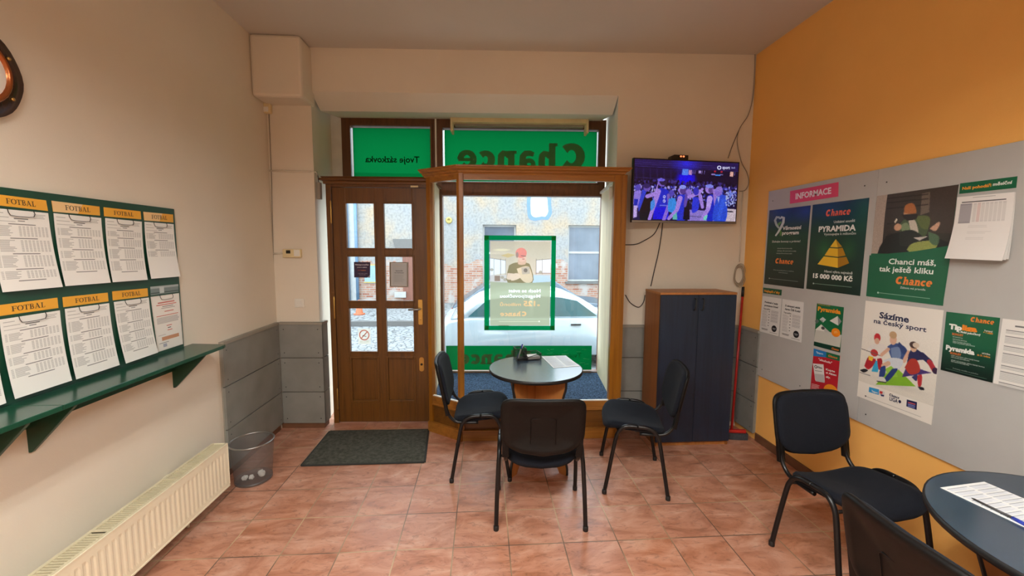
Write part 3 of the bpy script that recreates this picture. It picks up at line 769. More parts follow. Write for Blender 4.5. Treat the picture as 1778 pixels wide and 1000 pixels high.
# framed poster in the window, seen from behind
p = Paint(156, 212, (105, 90, 650, 866), (150, 148, 124), 2)
p.grad((176, 160, 138), (206, 190, 172), 90, 470); p.ell(210, 170, 90, 14, (214, 196, 160), .8, .5); p.poly([(200, 222), (265, 200), (335, 215), (265, 240)], (188, 160, 110), .8)
p.poly([(105, 245), (245, 265), (245, 380), (105, 400)], (216, 218, 222)); p.poly([(518, 262), (650, 250), (650, 380), (518, 380)], (218, 214, 214))
for x in (140, 200, 245, 520, 575): p.line((x, 250), (x, 395), 4, (140, 126, 116))
p.line((105, 245), (245, 265), 5, (140, 126, 116)); p.line((518, 262), (650, 250), 5, (140, 126, 116)); p.line((518, 380), (650, 380), 6, (150, 110, 100))
p.poly([(105, 400), (650, 390), (650, 470), (105, 470)], (190, 180, 174)); p.poly([(490, 400), (650, 400), (650, 470), (490, 470)], (180, 192, 200)); p.poly([(145, 405), (195, 405), (195, 455), (145, 455)], (140, 118, 104))
for x, y in ((120, 350), (215, 420), (240, 440), (560, 370)): p.ell(x, y, 16, 14, (150, 136, 116), .7)
p.poly([(275, 310), (330, 285), (430, 285), (470, 320), (485, 470), (265, 470)], (134, 118, 88), curve=True)
p.poly([(262, 380), (345, 390), (360, 420), (262, 440)], (206, 178, 156), curve=True); p.poly([(355, 260), (425, 255), (420, 300), (360, 300)], (196, 160, 138), curve=True); p.ell(392, 226, 40, 52, (206, 166, 146)); p.ell(384, 196, 50, 46, (206, 124, 112)); p.ell(348, 214, 12, 26, (150, 120, 110)); p.line((385, 222), (425, 226), 7, (120, 96, 90)); p.ell(405, 252, 12, 5, (170, 110, 100))
p.poly([(345, 340), (450, 320), (490, 440), (440, 470), (380, 430)], (206, 180, 150), curve=True); p.poly([(385, 330), (460, 322), (465, 385), (395, 392)], (176, 160, 142)); p.ell(425, 355, 18, 18, (120, 108, 98))
p.poly([(280, 400), (350, 380), (380, 420), (300, 450)], (210, 182, 158), curve=True); p.noise(.02)
q_ = [(105+545*k/20, 470+12*math.sin(PI*k/20)-12) for k in range(21)]; p.poly(q_+[(650, 866), (105, 866)], (160, 160, 134))
for s_, y, x, w, c, h, b in (('Nech se svést', 557, 272, 290, (246, 246, 240), 30, .012), ('Megatipovačkou', 606, 195, 366, (246, 246, 240), 30, .012), ('o', 683, 532, 26, (226, 178, 128), 22, .05), ('125', 683, 408, 108, (226, 178, 128), 46, .04), ('milionů', 683, 195, 190, (226, 178, 128), 30, .015)):
    p.text(s_, x, y, w, c, b, h=h, mirror=True)
p.slab('Chance', 195, 778, 240, 31, (226, 178, 128), mirror=True); p.line((185, 828), (555, 828), 4, (206, 200, 172)); p.ell(553, 827, 7, 7, (226, 224, 200))
pf = srect((840.8, 408.6), (963, 573.3), S, -.012)
a = Art(642, 866, GREEN)
for x, y, w, h in ((0, 0, 642, 42), (0, 824, 642, 42), (0, 42, 44, 782), (602, 42, 40, 782)): a.rect(x, y, w, h, (4, 104, 58), 1)
for x, y in ((0, 0), (602, 0), (0, 824), (602, 824)): a.rect(x, y, 40, 42, (60, 150, 90), 2)
a.pic(52, 50, 544, 772, p.out(), 1)
film_sign('window_poster', pf, a, 'green-taped poster hanging in the middle of the shop window', S, -.016, material='poster_film', single='inks')
# papers stuck on the door panes
q = lambda pts, v=-.0: [D.hit(x, y, v) for x, y in pts]
a = Art(140, 142, (48, 24, 62)); a.text('Nezapomeňte', 12, 30, 116, (232, 226, 236), .01, h=12); a.text('jsme si naléhat', 28, 52, 84, (232, 226, 236), .01, h=9); a.rect(36, 72, 6, 6, (200, 60, 40), 2); a.text('v casino', 48, 79, 56, (226, 130, 70), .02, h=8)
a.text('a další zábavu najdete', 34, 108, 84, (180, 170, 190), 0, h=6); a.text('pouze zde', 48, 120, 52, (180, 170, 190), 0, h=6); a.poly([(140, 118), (140, 142), (112, 142)], (150, 150, 156), 2)
sheet('door_notice', a, q([(614.6, 454.7), (643, 455), (642.6, 482), (615, 481.6)], .01), -D.n, M['gloss_print'], 'small dark purple notice on the left middle pane of the door', 'sign', step=.0005)
a = Art(175, 230, (126, 118, 106)); a.rect(14, 8, 148, 212, (196, 196, 196), 1); a.rect(22, 14, 140, 198, (176, 178, 180), 2); a.text('Oznámení', 50, 40, 50, (196, 170, 120), 0, h=6); a.text('Upozornění', 56, 84, 68, (40, 40, 48), .02, h=10); a.text('na okolnosti', 48, 102, 84, (40, 40, 48), .02, h=9)
a.para(44, 116, 96, 9, 8, (150, 152, 156), .3, 3, 3)
sheet('door_notice', a, q([(676.3, 454.9), (709, 455.3), (709, 498.5), (676.8, 498)], .008), -D.n, M['gloss_print'], 'brown-framed grey notice on the right middle pane of the door', 'sign', step=.0005)
a = Art(115, 140, (224, 222, 212))
for i in range(24):
    pass
a.shape(*stroke([(57+42*math.cos(2*PI*i/28), 58-42*math.sin(2*PI*i/28)) for i in range(29)], 10), (214, 130, 112), 2); a.line([(28, 88), (86, 28)], 9, (214, 130, 112), 2)
a.line([(40, 62), (76, 72)], 7, (150, 150, 146), 1); a.line([(62, 56), (70, 48), (66, 40)], 4, (170, 170, 166), 1); a.text('ZÁKAZ KOUŘENÍ', 18, 118, 78, (190, 180, 130), .01, h=7); a.rect(18, 124, 78, 3, (200, 196, 170), 2)
sheet('door_sticker', a, q([(621.5, 570), (643.6, 570.4), (644, 598), (622, 597.6)], .01), -D.n, M['poster_film'], 'no-smoking sticker on the bottom left pane of the door', 'sticker', step=.0005, single=True)
# beige channel with end brackets across the top of the right transom
tb = srect((784, 203), (1020, 213), S, -.16); t = thing('transom_rail', 'beige metal channel on two end brackets above the right top window', 'rail', S.pt((tb[0]+tb[1])/2, -.16, tb[2]))
b = MB(); b.extr([(tb[0], tb[2]-.01), (tb[1], tb[2]-.01), (tb[1], tb[3]), (tb[0], tb[3])], lambda u, z: S.pt(u, -.17, z), lambda u, z: S.pt(u, -.06, z)); obj('channel', b, M['ivory'], t, bevel=.006)
b = MB(); b.extr([(tb[0]+.03, tb[2]-.035), (tb[1]-.03, tb[2]-.035), (tb[1]-.03, tb[2]-.012), (tb[0]+.03, tb[2]-.012)], lambda u, z: S.pt(u, -.11, z), lambda u, z: S.pt(u, -.05, z)); obj('inner_bar', b, M['panel_cap'], t)
for u0 in (tb[0]-.012, tb[1]-.014):
    b = MB(); b.extr([(u0, tb[2]-.11), (u0+.026, tb[2]-.11), (u0+.026, tb[3]+.01), (u0, tb[3]+.01)], lambda u, z: S.pt(u, -.18, z), lambda u, z: S.pt(u, -.035, z)); obj('bracket', b, M['ivory'], t, bevel=.006)

# ================================================================== left wall: green board, lists, shelf, radiator
bx = XL+.016
t = thing('notice_board', 'dark green notice board above the green shelf on the left wall', 'notice board', (XL, 2.2, 1.1))
zb0 = at_x(320, 601, bx).z-.01; yb1 = at_x(311, 480, bx).y; zb1 = at_x(303, 363, bx).z
obj('board', MB().box(XL+.001, bx, .75, yb1, zb0, zb1), M['green_board'], t, bevel=.002)
RN = Vector((1, 0, 0))
lx = lambda pts, x=bx: [at_x(a, b, x) for a, b in pts]
heads = [((-18, 335.5), (79.2, 347.9), (82.8, 366.4), (-16, 355)), ((88.8, 348.4), (172.3, 358.7), (173.3, 374.3), (91.7, 367.6)), ((179.5, 359.7), (243.6, 366.9), (244.8, 380.8), (180.5, 375.5)), ((248.4, 367.6), (300, 372.4), (300.7, 386.3), (250, 382.7)),
         ((-12, 531), (99, 516.7), (100.8, 534.7), (-10, 550)), ((108, 516), (186.5, 508), (187.9, 523.2), (109.7, 533.3)), ((194.4, 505.9), (255.6, 500.4), (256.8, 514.3), (195.6, 521.5))]
for i, h in enumerate(heads):
    a = Art(100, 21, (236, 170, 44))
    if i in (1, 3): a.poly([(0, 0), (62, 0), (50, 21), (0, 21)], (240, 200, 140), 1)  # pale slanted patch paints glare on these two strips
    a.slab('FOTBAL', 24, 15.5, 54, 10, (52, 40, 26), 2)
    sheet('header_strip', a, lx(h, bx), RN, M['gloss_print'], parent=t, step=.0003, ny=1)
a = Art(100, 30, (120, 132, 130)); a.rect(0, 0, 100, 8, (170, 178, 176), 1); a.rect(30, 4, 16, 22, (196, 202, 200), 2); a.rect(0, 22, 100, 4, (70, 84, 82), 1)
sheet('header_strip', a, lx(((260.4, 498), (308.9, 493.2), (309.6, 506.4), (261.6, 512.9)), bx), RN, M['gloss_print'], parent=t, ny=1, label='grey glossy strip without lettering')
sheets = [(((-22, 360), (82.3, 370), (108, 498), (3.6, 507.5)), 'price list at the left end of the top row on the green board'),
          (((91.9, 370), (174.5, 378.4), (191.3, 490.7), (112.8, 496.7)), 'price list under the glare-lit yellow strip, second from left in the top row'),
          (((181.7, 378.4), (245.3, 384.9), (255.6, 485.7), (195.1, 490)), 'price list third from left in the top row on the green board'),
          (((250, 384.9), (300.5, 389.2), (312.5, 479.9), (262, 484)), 'half-empty price list in the top right corner of the green board'),
          (((-2, 555), (102.7, 538.8), (124, 660.5), (25.2, 692.9)), 'largest price list, left of the bottom row above the shelf'),
          (((111.6, 536.4), (188.4, 526.3), (206.9, 633.6), (131.5, 658.8)), 'price list in the middle of the bottom row on the green board'),
          (((196.8, 524.4), (257.5, 516.5), (273.6, 612), (217.9, 631.2)), 'price list overlapping the red-lettered notice in the bottom row')]
def price_list(seed, n):
    r = random.Random(seed); a = Art(100, 141, (240, 238, 232)); G = (184, 182, 178); Dk = (132, 130, 128)
    a.rect(4, 6, 18, 1.3, G); a.rect(72, 5, 22, 1.2, G); a.rect(72, 8, 18, 1.2, G); a.rect(72, 11, 20, 1.2, G); a.rect(38, 14, 24, 2, Dk); a.rect(44, 18, 12, 1.6, Dk); a.rect(4, 13, 26, 1.2, G); a.rect(4, 20, 36, 1, G)
    y = 24
    for k in range(n):
        a.rect(28, y, 46, 1.6, Dk); y += 4; m = r.randint(5, 9)
        if y+m*2.3 > 130: break
        for i in range(m):
            a.rect(4, y, 4, 1.1, G); a.rect(10, y, r.uniform(14, 26), 1.2, G)
            for c in range(8): a.rect(44+c*6.6, y, 4.2, 1.2, G)
            y += 2.35
        y += 2
    return a
def clip_on(o, quad, x):
    p = [Vector(v) for v in quad]; c = p[0].lerp(p[1], .5); w = (p[1]-p[0]).length; dn = (p[3]-p[0]).normalized(); al = (p[1]-p[0]).normalized()
    hw = w*.22; P = lambda s, d, e: c+al*s+dn*d+RN*(.006+e)
    pts = [P(-hw, -.004, 0), P(-hw*1.02, .012, .004), P(-hw*.9, .024, .005), P(-hw*.5, .027, .005), P(hw*.5, .027, .005), P(hw*.9, .024, .005), P(hw*1.02, .012, .004), P(hw, -.004, 0)]
    mb = MB(); mb.tube(pts, .0014, 6); obj('clip', mb, M['screw'], o)
for i, (q4, lab) in enumerate(sheets):
    q3 = [at_x(*q4[0], bx), at_x(*q4[1], bx), at_x(*q4[2], bx+.028), at_x(*q4[3], bx+.028)]
    # corners lie on the curled sheet: the straight quad is taken on the board and the curl added back
    q3[2] -= RN*.028; q3[3] -= RN*.028
    o = sheet('price_list', price_list(i, 3 if i == 3 else 9), q3, RN, M['print'], lab, 'price list', 'price lists clipped to the green board', curl=.028, lift=.002, ny=10)
    clip_on(o, [v for v in q3], bx)
q4 = ((-100, 571), (-13, 557), (9.6, 699.6), (-82, 735)); q3 = [at_x(*v, bx) for v in q4[:2]]+[at_x(*v, bx+.028)-RN*.028 for v in q4[2:]]
o = sheet('price_list', price_list(20, 9), q3, RN, M['print'], 'price list cut off at the left edge, just above the shelf', 'price list', 'price lists clipped to the green board', curl=.028, lift=.002, ny=10)
a = Art(100, 165, (232, 224, 214)); a.rect(4, 3, 92, 158, (240, 234, 226), 1); R_ = (206, 112, 96)
a.rect(20, 20, 60, 3.5, R_, 2); a.rect(14, 27, 72, 2.5, R_, 2); a.rect(34, 33, 40, 2, (120, 110, 106), 2); a.rect(30, 38, 50, 2, (170, 160, 156), 2); a.rect(40, 48, 34, 2.5, R_, 2); a.rect(10, 60, 80, 2, R_, 2)
a.para(10, 66, 82, 6, 3.2, (186, 180, 176), .6, 2, 2, .06); a.rect(42, 92, 20, 2.5, R_, 2); a.rect(46, 99, 12, 2.5, (80, 70, 70), 2); a.rect(44, 106, 18, 2.5, R_, 2); a.rect(20, 125, 66, 11, (206, 146, 108), 2); a.rect(8, 118, 28, 1.5, (190, 180, 176), 2); a.rect(22, 146, 14, 10, (170, 170, 184), 2); a.rect(8, 142, 36, 1.5, (110, 110, 116), 2)
q3 = lx(((261.1, 515.5), (310.1, 508.8), (317.3, 597.1), (273.6, 611.3)), bx)
o = sheet('licence_notice', a, q3, RN, M['gloss_print'], 'red-lettered notice in the bottom right corner of the green board', 'notice', lift=.001); clip_on(o, q3, bx)

# shelf
zs = at_x(320, 601, XL).z; yb = 2.9
t = thing('wall_shelf', 'glossy dark green shelf under the green notice board', 'shelf', (XL, 1.9, zs))
b = MB(); b.prism([(XL, 1.788), (XL+.245, 1.788), (XL+.245, yb-.05), (XL+.235, yb-.012), (XL, yb+.02)], zs-.022, zs); obj('shelf_board', b, M['green_shelf'], t, bevel=.002)
b = MB(); b.box(XL, XL+.245, .5, 1.786, zs-.022, zs); obj('shelf_board', b, M['green_shelf'], t, bevel=.002)
obj('wall_batten', MB().box(XL, XL+.02, .5, yb-.08, zs-.13, zs-.022), M['green_board'], t)
for y in (2.728, 1.88, 1.69):
    b = MB(); b.extr([(0, zs-.022), (.215, zs-.022), (.2, zs-.045), (.012, zs-.245), (0, zs-.245)], lambda x, z: (XL+x, y-.009, z), lambda x, z: (XL+x, y+.009, z)); obj('bracket', b, M['green_board'], t, bevel=.002)

# radiator
rx, ry1, ry0 = -1.80, 2.90, 1.0; rz0 = .10; rz1 = at_x(399, 767, rx).z; rxb = rx-.105
t = thing('radiator', 'long low cream panel radiator under the green shelf', 'radiator', ((rx+rxb)/2, 2.0, 0))
b = MB(); n = int((ry1-ry0-.06)/.0092); prof = []
y = ry1-.03
ys = [ry1, ry1-.03]; ds = [0, 0]
for i in range(n):
    ys.append(ry1-.03-i*.0092-.005); ds.append([0, -.0028, -.0028, 0][i % 4])
ys += [ry0]; ds += [0]
vs = []; fs = []
for z, k in ((rz0, 0), (rz0+.028, 0), (rz0+.045, 1), (rz1-.06, 1), (rz1-.043, 0), (rz1, 0)):
    vs += [(rx+d*k, yy, z) for yy, d in zip(ys, ds)]
N = len(ys)
for r in range(5):
    for i in range(N-1): fs.append((r*N+i, r*N+i+1, (r+1)*N+i+1, (r+1)*N+i))
b.add(vs, fs); b.box(rx-.004, rx+.003, ry0, ry1, rz1-.004, rz1+.003); b.box(rx-.004, rx+.003, ry0, ry1, rz0-.003, rz0+.006)
b.box(rx-.014, rx-.008, ry0, ry1, rz0, rz1-.004)
obj('front_panel', b, M['cream_metal'], t)
b = MB(); b.box(rxb, rxb+.014, ry0, ry1, rz0, rz1-.004); obj('rear_panel', b, M['cream_metal'], t)
b = MB(); b.box(rxb, rx+.002, ry1-.002, ry1+.004, rz0+.01, rz1+.004); obj('side_cover', b, M['cream_metal'], t, bevel=.002)
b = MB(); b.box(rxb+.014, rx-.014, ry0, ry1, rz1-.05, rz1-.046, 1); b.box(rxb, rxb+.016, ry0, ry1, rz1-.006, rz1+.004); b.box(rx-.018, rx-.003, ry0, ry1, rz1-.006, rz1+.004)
yy = ry1-.012
while yy > ry0: b.box(rxb+.014, rx-.016, yy-.003, yy+.003, rz1-.02, rz1+.001); yy -= .0165
for yy in (2.45, 2.0, 1.5): b.box(rxb, rx-.003, yy-.006, yy+.006, rz1-.004, rz1+.005)
obj('top_grille', b, [M['grille'], M['gap_shade']], t)
for yy in (2.6, 1.4):
    b = MB(); b.box(XL+.001, rxb+.004, yy-.02, yy+.02, rz0+.05, rz1-.06); obj('wall_bracket', b, M['cream_metal'], t)
b = MB(); b.tube([(rxb+.02, 2.6, rz0+.02), (rxb+.02, 2.6, .0)], .009, 8); obj('pipe', b, M['cream_metal'], t)

# wall clock at the left edge
cq = at_x(37, 145, XL+.015); cq.y -= .2; cq.z = at_x(0, 134, XL+.015).z
t = thing('wall_clock', 'dark wooden wall clock with copper ring at the left edge', 'clock', (XL, cq.y, cq.z))
ry_ = .197
b = MB(); n = 8
oct_ = [(ry_*1.05*math.cos(PI*(i+.5)/n*2), ry_*1.05*math.sin(PI*(i+.5)/n*2)) for i in range(n)]
ring = lambda k, x: [(XL+x, cq.y+k*math.cos(2*PI*i/40)*ry_*(1+.008*math.cos(8*2*PI*i/40)), cq.z+k*math.sin(2*PI*i/40)*ry_*(1+.008*math.cos(8*2*PI*i/40))) for i in range(40)]
b.rings([ring(.97, 0), ring(1, .015), ring(.98, .03), ring(.72, .036), ring(.62, .03)]); obj('case', b, M['clock_wood'], t)
b = MB(); b.lathe((XL, cq.y, cq.z), [(ry_*.6, .028), (ry_*.62, .048), (ry_*.66, .054), (ry_*.71, .046), (ry_*.73, .03)], 40, axis='x'); obj('copper_ring', b, M['copper'], t)
b = MB(); b.lathe((XL, cq.y, cq.z), [(.0001, .04), (ry_*.61, .04), (ry_*.615, .03)], 32, axis='x', smooth=False); obj('dial', b, M['paper'], t, label='cream dial')
for a_, l_ in ((1.2, .07), (2.4, .1)):
    b = MB(); b.seg((XL+.043, cq.y, cq.z), (XL+.043, cq.y+math.cos(a_)*l_, cq.z+math.sin(a_)*l_), .008, .002, up=(1, 0, 0)); obj('hand', b, M['black'], t)
for i in range(6):
    a_ = 2*PI*(i+.5)/6; b = MB(); b.lathe((XL+.034, cq.y+math.cos(a_)*ry_*.82, cq.z+math.sin(a_)*ry_*.82), [(.008, 0), (.007, .006), (.0, .008)], 10, axis='x'); obj('stud', b, M['brass'], t)

# waste bin with crumpled paper
bc = Vector((-1.69, 3.03, 0)); bc = (at_z(411, 838, 0)+at_z(470, 826, 0))/2; bc.z = 0; RB, RT, HB = .125, .148, .31
t = thing('waste_bin', 'round silver mesh waste bin beside the radiator', 'bin', bc)
b = MB(); b.lathe(bc, [(RB, .02), (RT, HB)], 40); b.f = b.f[:40]; b.m = b.m[:40]; b.sm = b.sm[:40]; obj('mesh_wall', b, M['bin_mesh'], t)
b = MB(); b.tube([bc+Vector((RT*math.cos(2*PI*i/40), RT*math.sin(2*PI*i/40), HB)) for i in range(40)], .006, 8, True); obj('rim', b, M['steel'], t)
b = MB(); b.lathe(bc, [(RB-.003, .0), (RB+.002, .004), (RB+.003, .022), (RB-.004, .022), (RB-.006, .01), (0.0001, .01)], 40); obj('base', b, M['bin_mesh'], t)
rb = random.Random(3)
for i, (dx, dy, s_) in enumerate(((-.05, -.03, .024), (-.005, -.02, .022), (.05, .02, .03), (.03, .045, .026))):
    b = MB(); c = bc+Vector((dx, dy, .012+s_*.75)); rg = []
    for j in range(5):
        th = PI*j/4; rg.append([c+Vector((math.sin(th)*math.cos(2*PI*k/9), math.sin(th)*math.sin(2*PI*k/9), math.cos(th)*.75))*s_*rb.uniform(.7, 1.15) for k in range(9)])
    b.rings(rg, smooth=False); obj('crumpled_paper', b, M['paper'], label=['crumpled paper ball at the left inside the mesh bin', 'crumpled paper scrap second from left in the mesh bin', 'crumpled paper ball at the right inside the mesh bin', 'crumpled paper at the back of the mesh bin'][i], cat='paper', group='crumpled papers in the bin')

# door mat
mq = [at_z(524, 809, 0), at_z(737, 803, 0), at_z(743.5, 747, 0), at_z(573, 750, 0)]
t = thing('door_mat', 'worn dark grey door mat in front of the wooden door', 'mat', ((mq[0]+mq[2])/2))
ins = lambda k: [tuple(v.lerp((mq[0]+mq[2])/2, k))[:2] for v in mq]
obj('pile', MB().prism(ins(.012), .0, .012), M['mat'], t); 
b = MB()
for i in range(4): b.seg(mq[i]+Vector((0, 0, .005)), mq[(i+1) % 4]+Vector((0, 0, .005)), .022, .01)
obj('rubber_edge', b, M['mat_edge'], t)

# things on the pier
vp_ = lambda x, y, v=0.: W.hit(x, y, v)
def wbox(name, p, q, d, m, parent=None, v=0, bevel=.003, **k):
    u0, zb = W.at(*p); u1, za = W.at(*q); b = MB(); b.extr([(u0, min(za, zb)), (u1, min(za, zb)), (u1, max(za, zb)), (u0, max(za, zb))], lambda a, c: W.pt(a, v-d, c), lambda a, c: W.pt(a, v, c)); return obj(name, b, M[m], parent, bevel=bevel, **k)
t = thing('thermostat', 'yellowed thermostat box on the pier above the light switch', 'thermostat', vp_(509, 447))
wbox('housing', (493, 432.5), (525, 447), .03, 'ivory', t); wbox('dial_window', (499.5, 434.5), (507, 440), .033, 'screw', t, bevel=0); wbox('setting_panel', (513, 433.5), (523.5, 445), .034, 'white', t, bevel=.001)
t = thing('light_switch', 'square white light switch on the pier above the grey panels', 'switch', vp_(520, 533))
wbox('switch_plate', (512, 518.5), (529, 533.5), .012, 'white', t); wbox('rocker', (514.5, 520.5), (526.5, 531), .018, 'white', t)
t = thing('motion_sensor', 'ivory motion sensor high on the pier under the ledge', 'sensor', vp_(465, 198))
wbox('housing', (459, 177), (474, 199), .05, 'ivory', t, bevel=.012); wbox('lens', (462, 188), (471.5, 197), .054, 'white', t, bevel=.006)
b = MB(); b.tube([vp_(467, 198, -.006), vp_(471, 300, -.006), vp_(474, 430, -.006), vp_(477, 558, -.006)], .004, 6); obj('sensor_cable', b, M['cable'], label='thin cable running down from the motion sensor', cat='cable')
b = MB(); b.tube([vp_(467, 296.5, -.008), vp_(540, 298, -.008)], .008, 4); b.tube([vp_(541, 298, -.008), W.pt(u_pier+.012, .02, W.at(541, 298)[1]), W.pt(u_pier+.014, .07, W.at(541, 298)[1]-.06)], .006, 6); obj('cable_trunking', b, M['cream'], label='narrow cable trunking across the pier to the door corner', cat='cable trunking')
b = MB(); b.tube([vp_(472, 440.5, -.006), vp_(493, 440, -.006)], .007, 4); obj('cable_trunking', b, M['cream'], label='short cable trunking left of the thermostat', cat='cable trunking')
p0 = W.pt(u_pier+.002, .06, 0); t = thing('door_sensor', 'grey plastic box on the pier beside the top of the door', 'sensor', p0+Vector((0, 0, W.at(560, 345, .05)[1])))
za, zb = on_plane(560, 317, p0, W.n).z, on_plane(560, 346, p0, W.n).z
b = MB(); b.prism(pl([(u_pier, .035), (u_pier+.035, .035), (u_pier+.035, .085), (u_pier, .085)]), zb, za); obj('housing', b, M['panel_cap'], t, bevel=.004)
b = MB(); b.tube([W.pt(u_pier+.02, .05, za), W.pt(u_pier+.018, .045, za+.05), W.pt(u_pier+.012, .03, za+.1)], .004, 6); obj('lead', b, M['dark_cable'], t)

# ================================================================== chairs
def superpt(a, w, d, n):
    c, s_ = math.cos(a), math.sin(a); f = lambda q: math.copysign(abs(q)**(2/n), q); return w*f(c), d*f(s_)
def pad(mb, w, d, t, n, warp, K=40, prof=None):
    prof = prof or [(.05, -.5), (.8, -.5), (.95, -.42), (1, -.1), (1, .12), (.96, .38), (.85, .5), (.55, .52), (.05, .5)]
    mb.rings([[warp(*superpt(2*PI*k/K, w/2*s_, d/2*s_, n), h*t) for k in range(K)] for s_, h in prof])
def make_chair(name, label):
    t = thing(name, label, 'chair', (0, 0, 0))
    ZS = .487
    def seatw(x, y, h): return Vector((x, y+.01, ZS+h+.018*(y/.22)-.042*(1-(x/.25)**2)*(.45+.55*min(1, max(0, (.15-y)/.3))) - (.03*max(0, (y-.12)/.1)**2) + .012*(abs(x)/.25)**2))
    mb = MB(); pad(mb, .50, .455, .062, 4.2, seatw); obj('seat', mb, M['fabric'], t, local=True)
    # backrest: leaning pad and hard shell behind it
    zb, hb = .735, .335
    def lean(x, z, off):   # x across, z height in the plane of the back, off towards the sitter
        zz = z + (.028-.062*(1-(x/.25)**2) if z < 0 else 0)*min(1, -z/.14 if z < 0 else 0)
        y = -.285 - .20*zz - .035*(1-(x/.25)**2)*1.0
        return Vector((x, y+off, zb+zz))
    mb = MB(); pad(mb, .495, hb, .045, 5, lambda x, z, h: lean(x, z, h+.012), prof=[(.05, .5), (.6, .5), (.86, .46), (.97, .3), (1, .0), (.98, -.3), (.9, -.4), (.05, -.4)]); b_ = obj('backrest', mb, M['fabric'], t, local=True)
    mb = MB(); pad(mb, .512, hb+.014, .022, 6.5, lambda x, z, h: lean(x, z, h-.012), K=56, prof=[(.05, -.32), (.77, -.32), (.79, -.5), (.93, -.5), (.985, -.3), (1, .1), (.99, .6), (.9, .6), (.05, .6)]); sh = obj('back_shell', mb, M['shell'], t, local=True)
    mb = MB(); g = [lean(x, z, -.0185) for x, z in ((-.075, -.1), (-.075, .04), (-.065, .05), (.065, .05), (.075, .04), (.075, -.1))]; mb.tube(g, .0022, 6); obj('moulded_rib', mb, M['shell'], sh, local=True)
    for sx in (-1, 1):
        x = sx*.226
        mb = MB(); P = [(x, -.28, .70), (x, -.272, .62), (x, -.262, .555), (x, -.24, .50), (x, -.20, .462), (x, -.15, .45), (x, -.02, .447)]
        P = smooth_path(P, 4); R = [.0125]*len(P); mb.tube(P, R, 8); obj('back_support', mb, M['dark_metal'], t, local=True)
        mb = MB(); mb.seg((x, -.281, .66), (x, -.256, .508), .042, .024, up=(0, 1, 0)); obj('support_sleeve', mb, M['shell'], t, bevel=.004, local=True)
        xf, xt = sx*.284, sx*.268
        fr = [(xf, .222, .012), (xf-sx*.004, .19, .20), (xt+sx*.004, .155, .40), (xt, .135, .465), (xt, .10, .505), (xt, .06, .517), (xt, .0, .516)]
        rr = [(xf, -.222, .012), (xf-sx*.004, -.19, .20), (xt+sx*.004, -.155, .40), (xt, -.14, .45), (xt, -.11, .492), (xt, -.06, .512), (xt, .0, .516)]
        for pts in (fr, rr):
            mb = MB(); mb.tube(smooth_path(pts, 4), .0142, 10); lg = obj('leg', mb, M['dark_metal'], t, local=True)
            mb = MB(); f = Vector(pts[0]); mb.lathe((f.x, f.y, 0), [(.0165, 0), (.0172, .006), (.0165, .03), (.0145, .032)], 12); obj('foot_cap', mb, M['black'], lg, local=True)
    for y in (.13, -.13):
        mb = MB(); mb.tube([(-.262, y*1.05, .45), (-.2, y, .444), (.2, y, .444), (.262, y*1.05, .45)], .009, 8); obj('cross_bar', mb, M['dark_metal'], t, local=True)
    return t
def copy_tree(o, parent=None):
    c = o.copy(); COL.objects.link(c); c.parent = parent
    for ch in o.children: copy_tree(ch, c)
    return c
R_ = math.radians
spots = [((.375, 2.655), -4, 'black chair with its back to the viewer at the front of the round window table', 'chairs round the window table'),
         ((-.02, 3.29), -91, 'black chair on the left of the round window table, by the display bay', 'chairs round the window table'),
         ((1.163, 3.022), 76, 'black chair in front of the blue cabinet, turned to the window table', 'chairs round the window table'),
         ((2.04, 2.02), 185, 'black chair against the orange wall under the grey board', 'chairs round the right table'),
         ((1.66, 1.115), -91, 'black chair with brown-grey back at the bottom edge, by the right table', 'chairs round the right table')]
chair0 = make_chair('visitor_chair', spots[0][2])
for i, ((x, y), rz, lab, grp) in enumerate(spots):
    c = chair0 if i == 0 else copy_tree(chair0)
    c.location = (x, y, 0); c.rotation_euler = (0, 0, R_(rz)); c['label'] = lab; c['group'] = grp

